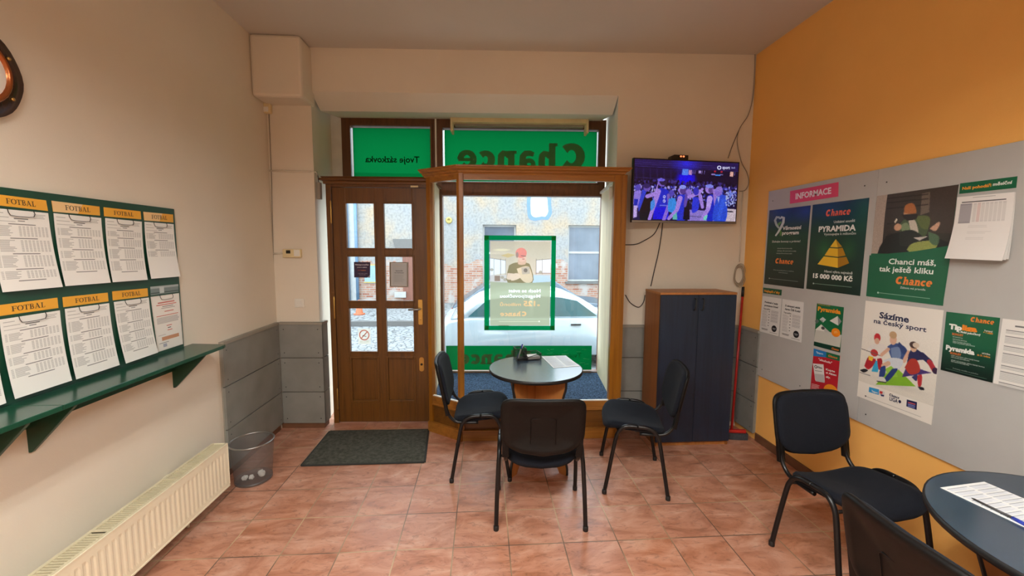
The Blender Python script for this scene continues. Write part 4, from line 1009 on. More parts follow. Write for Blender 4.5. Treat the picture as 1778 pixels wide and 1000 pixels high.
# ================================================================== tables
def make_table(name, label, cx, cy, R, H, angs, group, legR):
    t = thing(name, label, 'table', (cx, cy, 0), group)
    mb = MB(); mb.lathe((cx, cy, H), [(.0001, -.024), (R-.002, -.024), (R-.002, -.001), (R-.004, 0), (.0001, 0)], 64, smooth=False); obj('tabletop', mb, M['blue_top'], t)
    mb = MB(); mb.lathe((cx, cy, H), [(R-.003, -.026), (R+.002, -.025), (R+.003, -.012), (R+.002, -.001), (R-.003, .0005)], 64); mb.f = [f for f in mb.f if len(f) == 4]; mb.m = mb.m[:len(mb.f)]; mb.sm = mb.sm[:len(mb.f)]; obj('edge_band', mb, M['black'], t)
    L = legR; out = [(L*.93, H-.024), (L*.925, H-.10), (L*.86, H-.17), (L*.72, H*.55), (L*.74, H*.4), (L*.86, H*.24), (L*.97, H*.12), (L, .05), (L, 0)]
    inn = [(L*.80, 0), (L*.70, .05), (L*.5, .105), (L*.22, .135), (0, .14)]
    op = [(p.x, p.y) for p in smooth_path([(a, b, 0) for a, b in out], 3)]; ip = [(p.x, p.y) for p in smooth_path([(a, b, 0) for a, b in inn], 3)]
    half = op+ip; poly = half + [(-a, b) for a, b in half[::-1][1:]]
    for k, an in enumerate(angs):
        u = Vector((math.cos(an), math.sin(an), 0)); n = Vector((-u.y, u.x, 0))*.011; c = Vector((cx, cy, 0))
        if k == 0: segs = [poly]
        else: hf = half+[(.012, H-.024)]; segs = [[(max(a, .012), b) for a, b in hf], [(min(-a, -.012), b) for a, b in hf]]
        for sgm in segs:
            mb = MB(); mb.extr(sgm, lambda a, b: c+u*a-n+Vector((0, 0, b)), lambda a, b: c+u*a+n+Vector((0, 0, b))); pn = obj('base_panel', mb, M['beech'], t)
        for sg in (1, -1):
            mb = MB(); mb.tube([c+u*(a*sg+sg*.001)+Vector((0, 0, max(b, .006))) for a, b in op], .0125, 4, flat=tuple(u*sg)); obj('edge_strip', mb, M['black'], t)
    return t
T1 = (.43, 3.315, .384, .80)
make_table('round_table', 'round blue-topped table at the shop window', *T1, [math.radians(50), math.radians(130)], 'round blue tables', .345)
T2 = (2.05, 1.065, .48, .84)
make_table('round_table', 'round blue-topped table by the orange wall at the right edge', *T2, [math.radians(50), math.radians(130)], 'round blue tables', .37)
# desk organiser with pens and note paper
zt = T1[3]
o0 = at_z(900, 627.6, zt); o1 = at_z(940, 624, zt); ux = (o1-o0).normalized(); uy = Vector((-ux.y, ux.x, 0)); Lo = (o1-o0).length; Do = .115
t = thing('desk_organizer', 'black wire mesh desk organizer on the window table', 'desk organizer', o0+ux*Lo/2+uy*Do/2)
OP = lambda a, b, z: o0+ux*a+uy*b+Vector((0, 0, zt+z-o0.z))
def wirebox(name, a0, a1, b0, b1, hs):
    mb = MB(); vs = [OP(a0, b0, .004), OP(a1, b0, .004), OP(a1, b1, .004), OP(a0, b1, .004), OP(a0, b0, hs[0]), OP(a1, b0, hs[1]), OP(a1, b1, hs[2]), OP(a0, b1, hs[3])]
    mb.add(vs, [(0, 1, 5, 4), (1, 2, 6, 5), (2, 3, 7, 6), (3, 0, 4, 7), (0, 1, 2, 3)]); o = obj(name, mb, M['wire_mesh'], t)
    mb = MB(); mb.tube(vs[4:], .0032, 6, True); mb.tube([v+Vector((0, 0, .001)) for v in vs[:4]], .0022, 6, True)
    for i in range(4): mb.tube([vs[i], vs[i+4]], .0018, 6)
    obj('wire_rim', mb, M['black'], o)
wirebox('pen_cup', -.005, .085, .02, Do, (.105, .105, .105, .105)); wirebox('note_tray', .09, Lo, 0, Do, (.03, .055, .055, .055)); wirebox('clip_tray', -.005, .085, 0, .018, (.022, .022, .022, .022))
for i, (a0, a1, zt1, m, lab) in enumerate(((.02, .062, .135, 'white', 'white pen leaning in the mesh organizer'), (.012, .075, .128, 'blue_ink', 'blue pen leaning in the mesh organizer'))):
    t2 = thing('pen', lab, 'pen', OP(a0, .06+.012*i, .006), 'pens in the desk organizer')
    mb = MB(); p, q_ = OP(a0, .06+.012*i, .008), OP(a1, .065+.014*i, zt1); mb.tube([p, p.lerp(q_, .1), p.lerp(q_, .7)], [.002, .006, .006], 8); obj('barrel', mb, M[m], t2)
    mb = MB(); mb.tube([p.lerp(q_, .7), q_], [.0068, .0062], 8); obj('cap', mb, M['blue_ink' if m == 'white' else 'white'], t2)
mb = MB()
mb.add([OP(a, b, z) for z in (.006, .028) for a, b in ((.095, .012), (Lo-.008, .012), (Lo-.008, Do-.01), (.095, Do-.01))], [(3, 2, 1, 0), (4, 5, 6, 7), (0, 1, 5, 4), (1, 2, 6, 5), (2, 3, 7, 6), (3, 0, 4, 7)]); obj('note_paper', mb, M['paper'], label='stack of white note paper in the mesh organizer', cat='paper')
def slip(seed, rows, W_, H_):
    r = random.Random(seed); a = Art(W_, H_, (238, 238, 236)); G = (210, 213, 220); Dk = (168, 172, 182)
    for c in range(2):
        y = 5
        while y < H_-8:
            h = r.uniform(3, 7); a.rect(4+c*W_*.49, y, W_*.44, 1.5, Dk); a.rect(4+c*W_*.49, y+2, W_*.44, h-.6, (230, 232, 236)); a.para(5+c*W_*.49, y+2.6, W_*.4, int(h/1.4), 1.4, G, .5, seed+int(y), 2, .3); y += h+3.4
    return a
q4 = [at_z(940.2, 619, zt), at_z(982.2, 617.5, zt), at_z(1006.5, 635.7, zt), at_z(960.9, 639.3, zt)]
sheet('betting_slip', slip(2, 9, 90, 120), q4, (0, 0, 1), M['print'], 'printed sheet lying on the window table beside the organizer', 'paper', lift=.0012)
z2 = T2[3]; A_ = at_z(1632.4, 847.3, z2); B_ = at_z(1708.9, 837.2, z2); dA = (at_z(1778, 916.4, z2)-A_).normalized(); dB = (at_z(1778, 866.4, z2)-B_).normalized(); dd = ((dA+dB)/2).normalized()
q4 = [A_, B_, B_+dd*.46, A_+dd*.46]
sheet('betting_slip', slip(5, 9, 80, 170), q4, (0, 0, 1), M['print'], 'long printed sheet lying on the right table', 'paper', lift=.0012)
t = thing('pen', 'blue and grey pen lying on the printed sheet of the right table', 'pen', at_z(1740, 885, z2))
pa, pb, pc = at_z(1686.8, 864.4, z2+.008), at_z(1758, 899, z2+.008), at_z(1800, 921, z2+.008)
mb = MB(); mb.tube([pa, pa.lerp(pb, .08), pb], [.001, .0035, .005], 8); obj('barrel', mb, M['dark_cable'], t)
mb = MB(); mb.tube([pb, pb.lerp(pc, .2), pc], [.006, .0065, .0065], 8); obj('cap', mb, M['blue_ink'], t)

# ================================================================== cabinet, broom, right corner
CBx0, CBx1, CBy0, CBy1 = 1.555, 2.205, 3.46, 3.80
p = at_y(1148, 508, CBy0); CBx0 = p.x; HC = p.z; CBx1 = at_y(1277, 560, CBy0).x
t = thing('cabinet', 'tall two-door cabinet with navy doors and beech sides under the television', 'cabinet', ((CBx0+CBx1)/2, (CBy0+CBy1)/2, 0), rz=0)
b = MB(); b.box(CBx0, CBx0+.018, CBy0+.02, CBy1, 0, HC-.02); b.box(CBx1-.018, CBx1, CBy0+.02, CBy1, 0, HC-.02); b.box(CBx0+.018, CBx1-.018, CBy1-.01, CBy1, .06, HC-.02); b.box(CBx0+.018, CBx1-.018, CBy0+.025, CBy1-.01, .06, .078); obj('carcass', b, M['cab_side'], t)
obj('top_board', MB().box(CBx0-.004, CBx1+.004, CBy0, CBy1, HC-.02, HC), M['beech'], t, bevel=.002)
obj('plinth', MB().box(CBx0+.018, CBx1-.018, CBy0+.03, CBy0+.045, 0, .06), M['beech'], t)
cm_ = (CBx0+CBx1)/2
for k, (a_, b_) in enumerate(((CBx0+.001, cm_-.0015), (cm_+.0015, CBx1-.001))):
    d = obj('door', MB().box(a_, b_, CBy0, CBy0+.019, .045, HC-.022), M['blue_door'], t, bevel=.001)
    hx = cm_-.035 if k == 0 else cm_+.035
    mb = MB(); mb.tube(smooth_path([(hx, CBy0+.002, HC-.055), (hx, CBy0-.02, HC-.062), (hx-.004, CBy0-.028, HC-.105), (hx-.006, CBy0-.02, HC-.148), (hx-.006, CBy0+.002, HC-.155)], 5), .0065, 8); obj('handle', mb, M['black'], d)
# broom leaning in the corner
bt = W.hit(1290.5, 503, -.05); bf = Vector((2.42, 3.66, .09)); bf = at_y(1270, 748, 3.60); bf.z = .07; bf.x = max(bf.x, CBx1+.065); bt = at_y(1290.5, 498, 3.80)
t = thing('broom', 'red-handled broom leaning in the corner beside the cabinet', 'broom', (bf.x, bf.y, 0))
mb = MB(); mb.tube([bf, bf.lerp(bt, .94)], .011, 10); obj('handle', mb, M['red'], t)
mb = MB(); mb.tube([bf.lerp(bt, .93), bt], [.013, .0125], 10); obj('grip', mb, M['black'], t, label='black grip')
mb = MB(); mb.prism([(bf.x-.05, bf.y-.02), (bf.x+.12, bf.y-.045), (bf.x+.13, bf.y-.005), (bf.x-.045, bf.y+.02)], .06, .09); obj('head', mb, M['red'], t, bevel=.008)
mb = MB(); mb.prism([(bf.x-.055, bf.y-.03), (bf.x+.13, bf.y-.056), (bf.x+.14, bf.y+.0), (bf.x-.05, bf.y+.03)], .0, .062); obj('bristles', mb, M['bristle'], t)
# cable coil on the corner, cables
cc = W.hit(1283, 478, -.02); mb = MB()
for k in range(5):
    rr = .05+.006*k; mb.tube([cc+W.u*(.8*rr*math.cos(2*PI*i/24)+.004*math.sin(k*2))+Vector((0, 0, 1.55*rr*math.sin(2*PI*i/24)))+W.n*(-.003*k+.004*math.sin(i)) for i in range(24)], .0028, 6, True)
obj('cable_coil', mb, M['cable'], label='coil of thin grey cable hanging in the corner above the broom', cat='cable')
def wcable(name, px, r, m, label, v=-.008):
    mb = MB(); mb.tube(smooth_path([W.hit(x, y, v if not isinstance(v, list) else v[i]) for i, (x, y) in enumerate(px)], 5), r, 6); return obj(name, mb, M[m], label=label, cat='cable')
wcable('antenna_cable', [(1311, 93), (1310, 130), (1307, 170), (1299, 200), (1285, 222), (1280, 245), (1287, 280), (1297, 300), (1300, 318), (1294, 330), (1284, 332)], .0042, 'cable', 'grey cable hanging from the ceiling corner and looping beside the television')
wcable('antenna_cable', [(1284, 224), (1272, 252), (1264, 275)], .003, 'dark_cable', 'thin cable branching off above the right end of the television')
wcable('tv_cable', [(1147, 384), (1136, 406), (1118, 418), (1104, 424), (1086, 425)], .0042, 'dark_cable', 'dark cable running left from under the television to the display bay')
wcable('tv_cable', [(1151, 384), (1148, 410), (1143, 440), (1136, 470), (1130, 497)], .0045, 'dark_cable', 'dark cable hanging from the television down behind the cabinet')
wcable('power_cable', [(1086, 512), (1093, 524), (1102, 531), (1110, 533), (1117, 525), (1120, 512)], .0042, 'dark_cable', 'dark cable loop between the display bay and the cabinet')
mb = MB(); mb.tube([W.hit(1290, 330, -.006), W.hit(1284, 455, -.006)], .006, 4); obj('cable_trunking', mb, M['cream'], label='cable trunking down the right corner below the television', cat='cable trunking')

# ================================================================== television
TF = Frame(1.355, 3.70, math.atan2(.095, 1.02))
c = [TF.at(*p) for p in ((1101, 275.5), (1287, 279.5), (1095.5, 388), (1276, 386.5))]
tu0, tu1, tz1, tz0 = (c[0][0]+c[2][0])/2, (c[1][0]+c[3][0])/2, (c[0][1]+c[1][1])/2, (c[2][1]+c[3][1])/2
t = thing('television', 'wall-mounted flat television showing a blue-lit basketball crowd', 'television', TF.pt((tu0+tu1)/2, .03, tz0))
b = MB(); b.extr([(tu0, tz0), (tu1, tz0), (tu1, tz1), (tu0, tz1)], lambda a, z: TF.pt(a, 0, z), lambda a, z: TF.pt(a, .035, z)); obj('casing', b, M['black'], t, bevel=.004)
b = MB(); b.extr([(tu0+.002, tz0), (tu1-.002, tz0), (tu1-.002, tz0+.018), (tu0+.002, tz0+.018)], lambda a, z: TF.pt(a, -.004, z), lambda a, z: TF.pt(a, .0, z)); obj('lower_bezel', b, M['steel'], t)
P = Paint(212, 120, (112, 155, 1195, 790), (24, 18, 60))
P.grad((44, 30, 100), (14, 8, 44), 155, 400); P.grad((20, 10, 54), (34, 20, 84), 400, 790)
for y in (185, 205, 228): P.line((112, y), (1195, y+14), 4, (92, 78, 170), .6)
for x in range(130, 1200, 70): P.line((x, 240), (x+8, 390), 16, (46, 34, 100), .6)
P.line((112, 238), (560, 244), 8, (20, 12, 48)); P.line((112, 345), (560, 352), 6, (70, 58, 140), .7); P.poly([(700, 235), (1195, 245), (1195, 400), (700, 400)], (26, 16, 56))
P.ell(640, 180, 190, 130, (60, 60, 255), .75, .9); P.ell(640, 360, 130, 120, (20, 10, 255), .95, .6); P.poly([(565, 300), (735, 300), (735, 400), (565, 400)], (30, 16, 240), .6)
P.poly([(602, 240), (665, 240), (662, 303), (596, 303)], (96, 140, 240)); P.poly([(668, 246), (702, 248), (700, 300), (666, 298)], (190, 150, 200)); P.poly([(772, 250), (800, 250), (798, 280), (770, 278)], (170, 150, 210)); P.poly([(1110, 248), (1145, 250), (1142, 303), (1106, 300)], (226, 180, 170))
for x in (715, 735, 810, 835, 1160): P.line((x, 250), (x-3, 285), 5, (140, 120, 190))
for x, y in ((945, 252), (1015, 254)): P.ell(x, y, 12, 10, (190, 40, 70))
P.line((912, 285), (945, 285), 14, (150, 130, 190)); P.line((955, 292), (1000, 292), 14, (70, 150, 240)); P.line((1005, 285), (1028, 285), 12, (140, 130, 190))
P.speck(420, (112, 370, 1195, 470), (7, 13), [(20, 10, 46), (44, 30, 92), (70, 56, 140), (14, 8, 30)], .9)
P.speck(620, (112, 420, 1195, 600), (6, 12), [(30, 22, 80), (86, 90, 210), (150, 150, 235), (190, 180, 240), (50, 60, 170), (20, 14, 50)], .9)
P.poly([(680, 670), (1195, 690), (1195, 790), (680, 790)], (150, 132, 208)); P.poly([(1090, 650), (1195, 655), (1195, 790), (1090, 790)], (206, 190, 200)); P.line((1095, 680), (1160, 684), 12, (20, 20, 50)); P.line((690, 740), (820, 746), 10, (110, 100, 160))
SK, SKd = (172, 142, 226), (130, 104, 196); JB, JD = (34, 44, 196), (24, 22, 150)
# far left pair: pale arm, black tracksuit
P.poly([(115, 500), (175, 470), (190, 600), (165, 660), (115, 640)], (150, 130, 220), curve=True); P.ell(155, 450, 28, 34, (96, 84, 190)); P.poly([(115, 640), (150, 640), (150, 760), (115, 770)], (200, 180, 236)); P.poly([(118, 570), (160, 570), (150, 640), (118, 640)], (30, 50, 190))
P.poly([(195, 515), (255, 490), (300, 540), (290, 780), (180, 780)], (16, 12, 34), curve=True); P.poly([(160, 640), (200, 480), (240, 478), (205, 600), (170, 700)], (56, 76, 210), curve=True); P.ell(245, 450, 36, 38, (120, 96, 190)); P.ell(240, 430, 38, 26, (60, 44, 110))
P.line((250, 540), (345, 505), 40, SK, w2=46)
# tall player with number
P.ell(395, 385, 44, 46, SKd); P.ell(410, 378, 42, 40, (50, 36, 84)); P.poly([(365, 375), (345, 470), (330, 480), (352, 400)], (170, 140, 220), curve=True); P.ell(385, 362, 40, 16, (120, 110, 220))
P.poly([(340, 470), (380, 448), (455, 465), (475, 520), (470, 660), (330, 660), (325, 560)], (30, 52, 206), curve=True); P.poly([(325, 655), (470, 650), (480, 780), (315, 780)], (20, 10, 224)); P.line((360, 485), (320, 640), 56, SK, w2=40); P.line((320, 640), (280, 780), 40, SK, w2=34)
P.line((465, 520), (480, 640), 30, SKd); P.line((470, 640), (430, 780), 36, (150, 120, 220))
for a_ in ((425, 540), (425, 585)):
    P.ell(a_[0], a_[1], 14, 18, (200, 200, 250)); P.ell(a_[0]-2, a_[1], 6, 8, (30, 52, 206))
P.line((385, 632), (450, 632), 10, (120, 130, 230)); P.poly([(285, 600), (320, 570), (330, 640), (290, 690)], (80, 150, 230), curve=True); P.poly([(470, 560), (540, 560), (555, 690), (470, 690)], (64, 150, 230), curve=True); P.ell(500, 500, 26, 36, (90, 80, 190))
# second player
P.poly([(560, 520), (600, 510), (640, 540), (650, 780), (560, 780)], (40, 60, 210), curve=True); P.ell(605, 465, 38, 44, SK); P.ell(618, 470, 34, 38, (96, 70, 150)); P.ell(612, 430, 36, 22, (150, 160, 240)); P.line((590, 550), (560, 680), 52, SK, w2=40); P.line((560, 680), (480, 770), 40, SK, w2=34); P.poly([(520, 740), (560, 700), (570, 780), (520, 780)], (110, 190, 190))
P.poly([(640, 580), (690, 570), (700, 780), (630, 780)], (14, 10, 36)); P.ell(675, 490, 32, 42, (150, 124, 214)); P.poly([(645, 480), (670, 530), (655, 640), (630, 620)], (110, 86, 180), curve=True)
P.line((680, 535), (790, 490), 36, SK, w2=34); P.line((785, 490), (820, 445), 32, SK, w2=26); P.line((800, 520), (830, 640), 40, SK, w2=34); P.ell(755, 470, 30, 44, (60, 60, 190)); P.poly([(725, 540), (780, 540), (790, 660), (720, 700)], (46, 66, 220), curve=True)
# third player
P.poly([(870, 520), (930, 500), (960, 560), (950, 780), (880, 780)], (30, 50, 200), curve=True); P.ell(895, 445, 44, 46, SK); P.ell(915, 455, 30, 36, (110, 80, 160)); P.ell(893, 412, 42, 20, (140, 150, 240)); P.poly([(930, 440), (960, 470), (985, 600), (960, 640), (940, 520)], (160, 130, 214), curve=True); P.line((905, 545), (890, 660), 60, (190, 166, 236), w2=44); P.line((890, 660), (830, 780), 44, SK, w2=40); P.poly([(850, 740), (890, 720), (880, 780), (845, 780)], (130, 210, 200))
# man in suit
P.poly([(975, 540), (1030, 500), (1085, 540), (1090, 780), (950, 780), (955, 640)], (52, 88, 214), curve=True); P.ell(993, 468, 38, 50, (140, 116, 212)); P.ell(1000, 440, 36, 28, (150, 130, 214)); P.line((1050, 560), (1010, 760), 44, (64, 104, 226), w2=40); P.poly([(985, 530), (1010, 520), (1000, 600)], (170, 180, 240))
P.speck(90, (1080, 470, 1180, 620), (6, 11), [(130, 150, 235), (190, 200, 245), (40, 40, 120)], .9)
P.noise(.07, 2); P.a = P.a**1.18
a = Art(212, 120, (10, 8, 24)); a.pic(0, 0, 212, 120, P.out(), 1)
a.ell(171.5, 10.5, 4.4, 4, (224, 224, 250), 2); a.ell(171.5, 10.5, 2.6, 2.4, (50, 40, 120), 3); a.text('sport', 178, 12.5, 16, (214, 214, 245), .03, h=6, lv=2); a.text('živě', 197, 11, 8, (170, 170, 220), .02, h=3, lv=2)
q4 = [TF.pt(tu0+.012, 0, tz1-.012), TF.pt(tu1-.012, 0, tz1-.012), TF.pt(tu1-.012, 0, tz0+.022), TF.pt(tu0+.012, 0, tz0+.022)]
sheet('screen', a, q4, -TF.n, M['screen'], parent=t, thick=.001, lift=0, step=.0004, ny=1)
wu = W.at(1185, 330)[0]; p_ = W.pt(wu, 0, (tz0+tz1)/2); q_ = TF.pt((tu0+tu1)/2, .035, (tz0+tz1)/2)
b = MB(); b.seg(p_, p_-W.n*.012, .3, .2); b.seg(p_-W.n*.01, q_, .06, .12); b.seg(q_-TF.n*.001, q_+TF.n*.012, .3, .2); obj('wall_mount', b, M['black'], t)
bb = TF.at(1181, 273); t = thing('set_top_box', 'small black box with red digits on top of the television', 'box', TF.pt(bb[0], .02, tz1))
k = TF.at(1166, 274)[0]; k2 = TF.at(1195.5, 274)[0]; b = MB(); b.extr([(k-.005, tz1), (k2, tz1+.001), (k2, tz1+.042), (k+.03, tz1+.042), (k, tz1+.028)], lambda a, z: TF.pt(a, .0, z), lambda a, z: TF.pt(a, .06, z)); obj('housing', b, M['black'], t, bevel=.003)
for i in range(2):
    b = MB(); u0 = k+(k2-k)*(.55+.16*i)
    b.rings([[TF.pt(u0+.010*kx*math.cos(2*PI*j/10), -.0005-e2, tz1+.028+.008*kx*math.sin(2*PI*j/10)) for j in range(10)] for kx, e2 in ((1, 0), (.9, .002))]); obj('display_digit', b, M['digits'], t)

# ================================================================== right wall: grey board, posters
bxr = XR-.016
cz0 = at_x(1313, 650, bxr).z; cz1 = at_x(1337, 332, bxr).z; cy1 = at_x(1325, 490, bxr).y; cy_s = at_x(1515, 420, bxr).y
t = thing('pin_board', 'large grey pin board covered with posters on the orange wall', 'pin board', (XR, 2.2, cz0))
pan = [obj('board_panel', MB().box(bxr, XR-.001, a_, b_, cz0, cz1), M['grey_board'], t, bevel=.0015) for a_, b_ in ((cy_s+.001, cy1), (.9, cy_s-.001), (.3, .898))]
for (a_, b_), pn in zip(((cy_s, cy1), (.9, cy_s)), pan):
    mb = MB()
    for y in (a_+.09, (a_+b_)/2, b_-.06):
        for z in (cz0+.07, cz1-.09):
            mb.lathe((bxr, y, z), [(.0045, .001), (.004, -.002), (.0001, -.002)], 10, axis='x', smooth=False)
    obj('screw', mb, M['screw'], pn)
LN = Vector((-1, 0, 0))
rx_ = lambda pts: [at_x(a, b, bxr) for a, b in pts]
def homog(q, W_, H_):
    A = []; d = [(0, 0), (W_, 0), (W_, H_), (0, H_)]; r = []
    for (x, y), (X, Y) in zip(q, d):
        A += [[x, y, 1, 0, 0, 0, -X*x, -X*y], [0, 0, 0, x, y, 1, -Y*x, -Y*y]]; r += [X, Y]
    h = np.linalg.solve(np.array(A, float), np.array(r, float))
    return lambda x, y: ((h[0]*x+h[1]*y+h[2])/(h[6]*x+h[7]*y+1), (h[3]*x+h[4]*y+h[5])/(h[6]*x+h[7]*y+1))
class Poster(Art):
    """artwork laid out in the measured outline q of the poster"""
    def __init__(s, q, W_, H_, bg, ox, oy, k):
        super().__init__(W_, H_, bg); s.h = homog(q, W_, H_); s.px = [(ox+k*x, oy+k*y) for x, y in q]
    def P(s, *pts): return [s.h(*p) for p in pts]
    def t(s, tx, a, b, c, bold=.02, h=None, lv=3):
        (xa, ya), (xb, yb) = s.h(*a), s.h(*b)
        return s.text(tx, xa, (ya+yb)/2, xb-xa, c, bold, h, lv)
    def sl(s, tx, a, b, h, c, lv=3, shear=.12):
        (xa, ya), (xb, yb) = s.h(*a), s.h(*b); return s.slab(tx, xa, (ya+yb)/2, xb-xa, h, c, lv, shear=shear)
    def pg(s, pts, c, lv=2): return s.poly(s.P(*pts), c, lv)
    def put(s, name, label, cat='poster', group='posters on the grey board', mat_='gloss_print', **k):
        k.setdefault('step', .00035)
        q = rx_(s.px); e = k.get('curl', 0)
        if e: q[2:] = [at_x(x, y, bxr-e)+Vector((e, 0, 0)) for x, y in s.px[2:]]
        return sheet(name, s, q, LN, M[mat_], label, cat, group, **k)
ORG, WH, DG = (240, 132, 52), (240, 240, 234), (14, 74, 50)
# banner
a = Poster([(283, 145), (665, 73), (662, 187), (280, 245)], 100, 30, (224, 72, 96), 1310, 300, .22)
a.t('INFORMACE', (327, 208), (609, 163), (250, 236, 236), .035, h=13); a.put('banner', 'pink banner at the top left of the grey board', 'sign', group=None)
# loyalty programme
q_ = [(120, 297), (445, 257), (390, 915), (77, 875)]; a = Poster(q_, 100, 182, (12, 64, 46), 1310, 300, .22)
p = Paint(40, 73, (0, 0, 100, 182), (12, 60, 44)); p.grad((20, 44, 84), (14, 66, 48), 0, 60); p.grad((14, 68, 50), (10, 34, 30), 60, 182); p.ell(90, 12, 30, 26, (34, 66, 150), .7, .9); p.ell(25, 4, 30, 20, (24, 60, 120), .5, .9); p.ell(30, 80, 50, 40, (20, 84, 56), .5, .9)
a.pic(0, 0, 100, 182, p.out(), 1)
hp_ = a.P((165, 375), (178, 350), (198, 352), (204, 364), (216, 350), (234, 356), (230, 392), (212, 430), (190, 468), (168, 498))
a.line([hp_[9], hp_[8], hp_[7], hp_[6], hp_[5], hp_[4], hp_[3]], [4, 5, 6, 6.5, 6.5, 5.5, 3], (206, 214, 210), 3); a.line([hp_[3], hp_[2], hp_[1], hp_[0]]+a.P((176, 410), (196, 436)), [3, 5, 6, 6, 5.5, 4], (176, 190, 186), 4); a.line(a.P((196, 436), (210, 470), (206, 496)), [5, 5, 4], (84, 136, 60), 2); a.line(a.P((180, 430), (196, 402), (214, 386)), [4, 6, 3], (96, 150, 70), 2)
a.t('Věrnostní', (224, 452), (373, 442), WH, .03, h=8); a.t('program', (220, 490), (352, 482), WH, .03, h=8); a.t('Získejte bonusy a prémie!', (140, 551), (364, 545), (220, 224, 218), .01, h=4.6)
for i, (x0, x1, y) in enumerate(((182, 300, 600), (180, 332, 620), (176, 300, 640))): a.t('získávejte věrnostní body za sázky', (x0, y), (x1, y), (190, 200, 192), 0, h=2.6)
a.sl('Chance', (165, 716), (306, 722), 9, ORG); a.t('Více na pobočce a online', (150, 772), (312, 778), (170, 182, 174), 0, h=2.4); a.t('www.chance.cz', (192, 790), (264, 794), (170, 182, 174), 0, h=2.4)
a.line(a.P((120, 833), (345, 858)), .8, (130, 150, 140), 3); a.ell(*a.h(120, 833), 1.6, 1.6, (180, 190, 180), 3)
a.put('poster', 'dark green poster with a silver heart ribbon, left of the pyramid poster')
# pyramid
q_ = [(462, 253), (908, 197), (835, 972), (410, 915)]; a = Poster(q_, 100, 150, (12, 60, 44), 1310, 300, .22)
p = Paint(50, 75, (0, 0, 100, 150), (12, 60, 44)); p.grad((20, 54, 66), (14, 64, 46), 0, 40); p.grad((14, 66, 48), (8, 40, 32), 40, 150); p.ell(30, 10, 40, 20, (30, 70, 130), .45, .9); p.ell(92, 20, 30, 40, (16, 92, 60), .5, .9); p.ell(30, 80, 22, 28, (40, 120, 60), .55, .9); p.ell(74, 80, 18, 24, (50, 120, 60), .45, .9)
a.pic(0, 0, 100, 150, p.out(), 1); a.sl('Chance', (563, 347), (758, 328), 8, (236, 106, 64)); a.t('Unikátní soutěž', (628, 397), (796, 387), (226, 230, 222), .01, h=4); a.t('PYRAMIDA', (508, 466), (802, 455), WH, .04, h=9); a.t('Vystoupejte k milionům', (550, 494), (803, 488), (220, 224, 216), .01, h=4)
for (l, r_, c_, e_) in (((602, 588), (660, 588), (236, 190, 40), (196, 148, 24)),): pass
a.pg([(645, 524), (600, 586), (660, 590)], (240, 196, 50), 3); a.pg([(645, 524), (660, 590), (694, 584)], (190, 140, 26), 3)
a.pg([(594, 594), (556, 652), (661, 664), (660, 598)], (232, 184, 40), 3); a.pg([(660, 598), (661, 664), (722, 654), (698, 592)], (178, 128, 20), 3)
a.pg([(550, 660), (500, 722), (660, 750), (661, 672)], (238, 190, 44), 3); a.pg([(661, 672), (660, 750), (750, 714), (728, 664)], (168, 118, 16), 3)
a.t('Hlavní výhra nejméně', (552, 790), (776, 798), (226, 230, 222), .01, h=4); a.t('15 000 000 Kč', (463, 832), (777, 852), WH, .045, h=7.6); a.line(a.P((468, 873), (770, 903)), .7, (130, 160, 140), 3); a.ell(*a.h(468, 873), 1.4, 1.4, (190, 200, 190), 3)
a.put('poster', 'green poster with a golden pyramid in the upper row of the grey board')
# seated man with telephone
q_ = [(90, 232), (635, 155), (530, 965), (18, 900)]; a = Poster(q_, 100, 148, (22, 96, 62), 1500, 280, .26); p = Paint(100, 84, (0, 0, 100, 84), (62, 54, 48)); h = a.h; L_ = lambda *pts: [h(*q) for q in pts]
p.grad((70, 62, 54), (52, 46, 42)); p.poly(L_((85, 225), (158, 222), (112, 640), (30, 650)), (176, 160, 146)); p.poly(L_((390, 215), (445, 205), (440, 340), (380, 360)), (130, 114, 100), .8); p.poly(L_((445, 190), (640, 150), (600, 480), (440, 480)), (70, 58, 52))
for y in (230, 260, 300, 400, 470, 520, 580): p.line(h(160, y+18), h(430, y-10), 1.5, (40, 34, 32), .7)
p.poly(L_((150, 500), (290, 470), (560, 540), (590, 640), (112, 640)), (30, 30, 28), curve=True)
p.poly(L_((235, 430), (280, 385), (400, 360), (440, 400), (400, 510), (260, 520)), (74, 92, 60), curve=True); p.poly(L_((300, 395), (345, 395), (365, 490), (320, 480)), (206, 196, 182), curve=True); p.poly(L_((350, 365), (440, 370), (430, 450), (380, 440)), (96, 108, 60), curve=True); p.poly(L_((240, 430), (290, 410), (310, 470), (270, 490)), (126, 146, 108), curve=True)
p.ell(*h(310, 345), 8, 9, (198, 150, 112)); p.poly(L_((272, 345), (280, 295), (330, 280), (352, 320), (345, 350)), (176, 110, 60), curve=True); p.poly(L_((255, 358), (355, 350), (350, 385), (290, 395)), (44, 34, 28), curve=True)
p.ell(*h(228, 440), 5, 5, (206, 160, 130)); p.poly(L_((205, 405), (220, 380), (228, 390), (212, 415)), (226, 220, 200)); p.poly(L_((440, 450), (500, 405), (510, 420), (480, 465)), (210, 166, 140), curve=True); p.poly(L_((240, 470), (330, 460), (400, 520), (330, 560), (240, 560)), (40, 40, 36), curve=True); p.poly(L_((330, 510), (430, 500), (370, 530)), (206, 196, 190)); p.poly(L_((285, 590), (330, 545), (480, 530), (470, 590), (360, 640)), (150, 160, 84), curve=True); p.poly(L_((430, 470), (500, 500), (490, 560), (440, 540)), (84, 112, 84), curve=True)
p.noise(.05); a.pic(0, 0, 100, 84, p.out(), 1)
a.pg([(38, 628), (345, 600), (590, 560), (530, 965), (18, 900)], (22, 98, 64), 2)
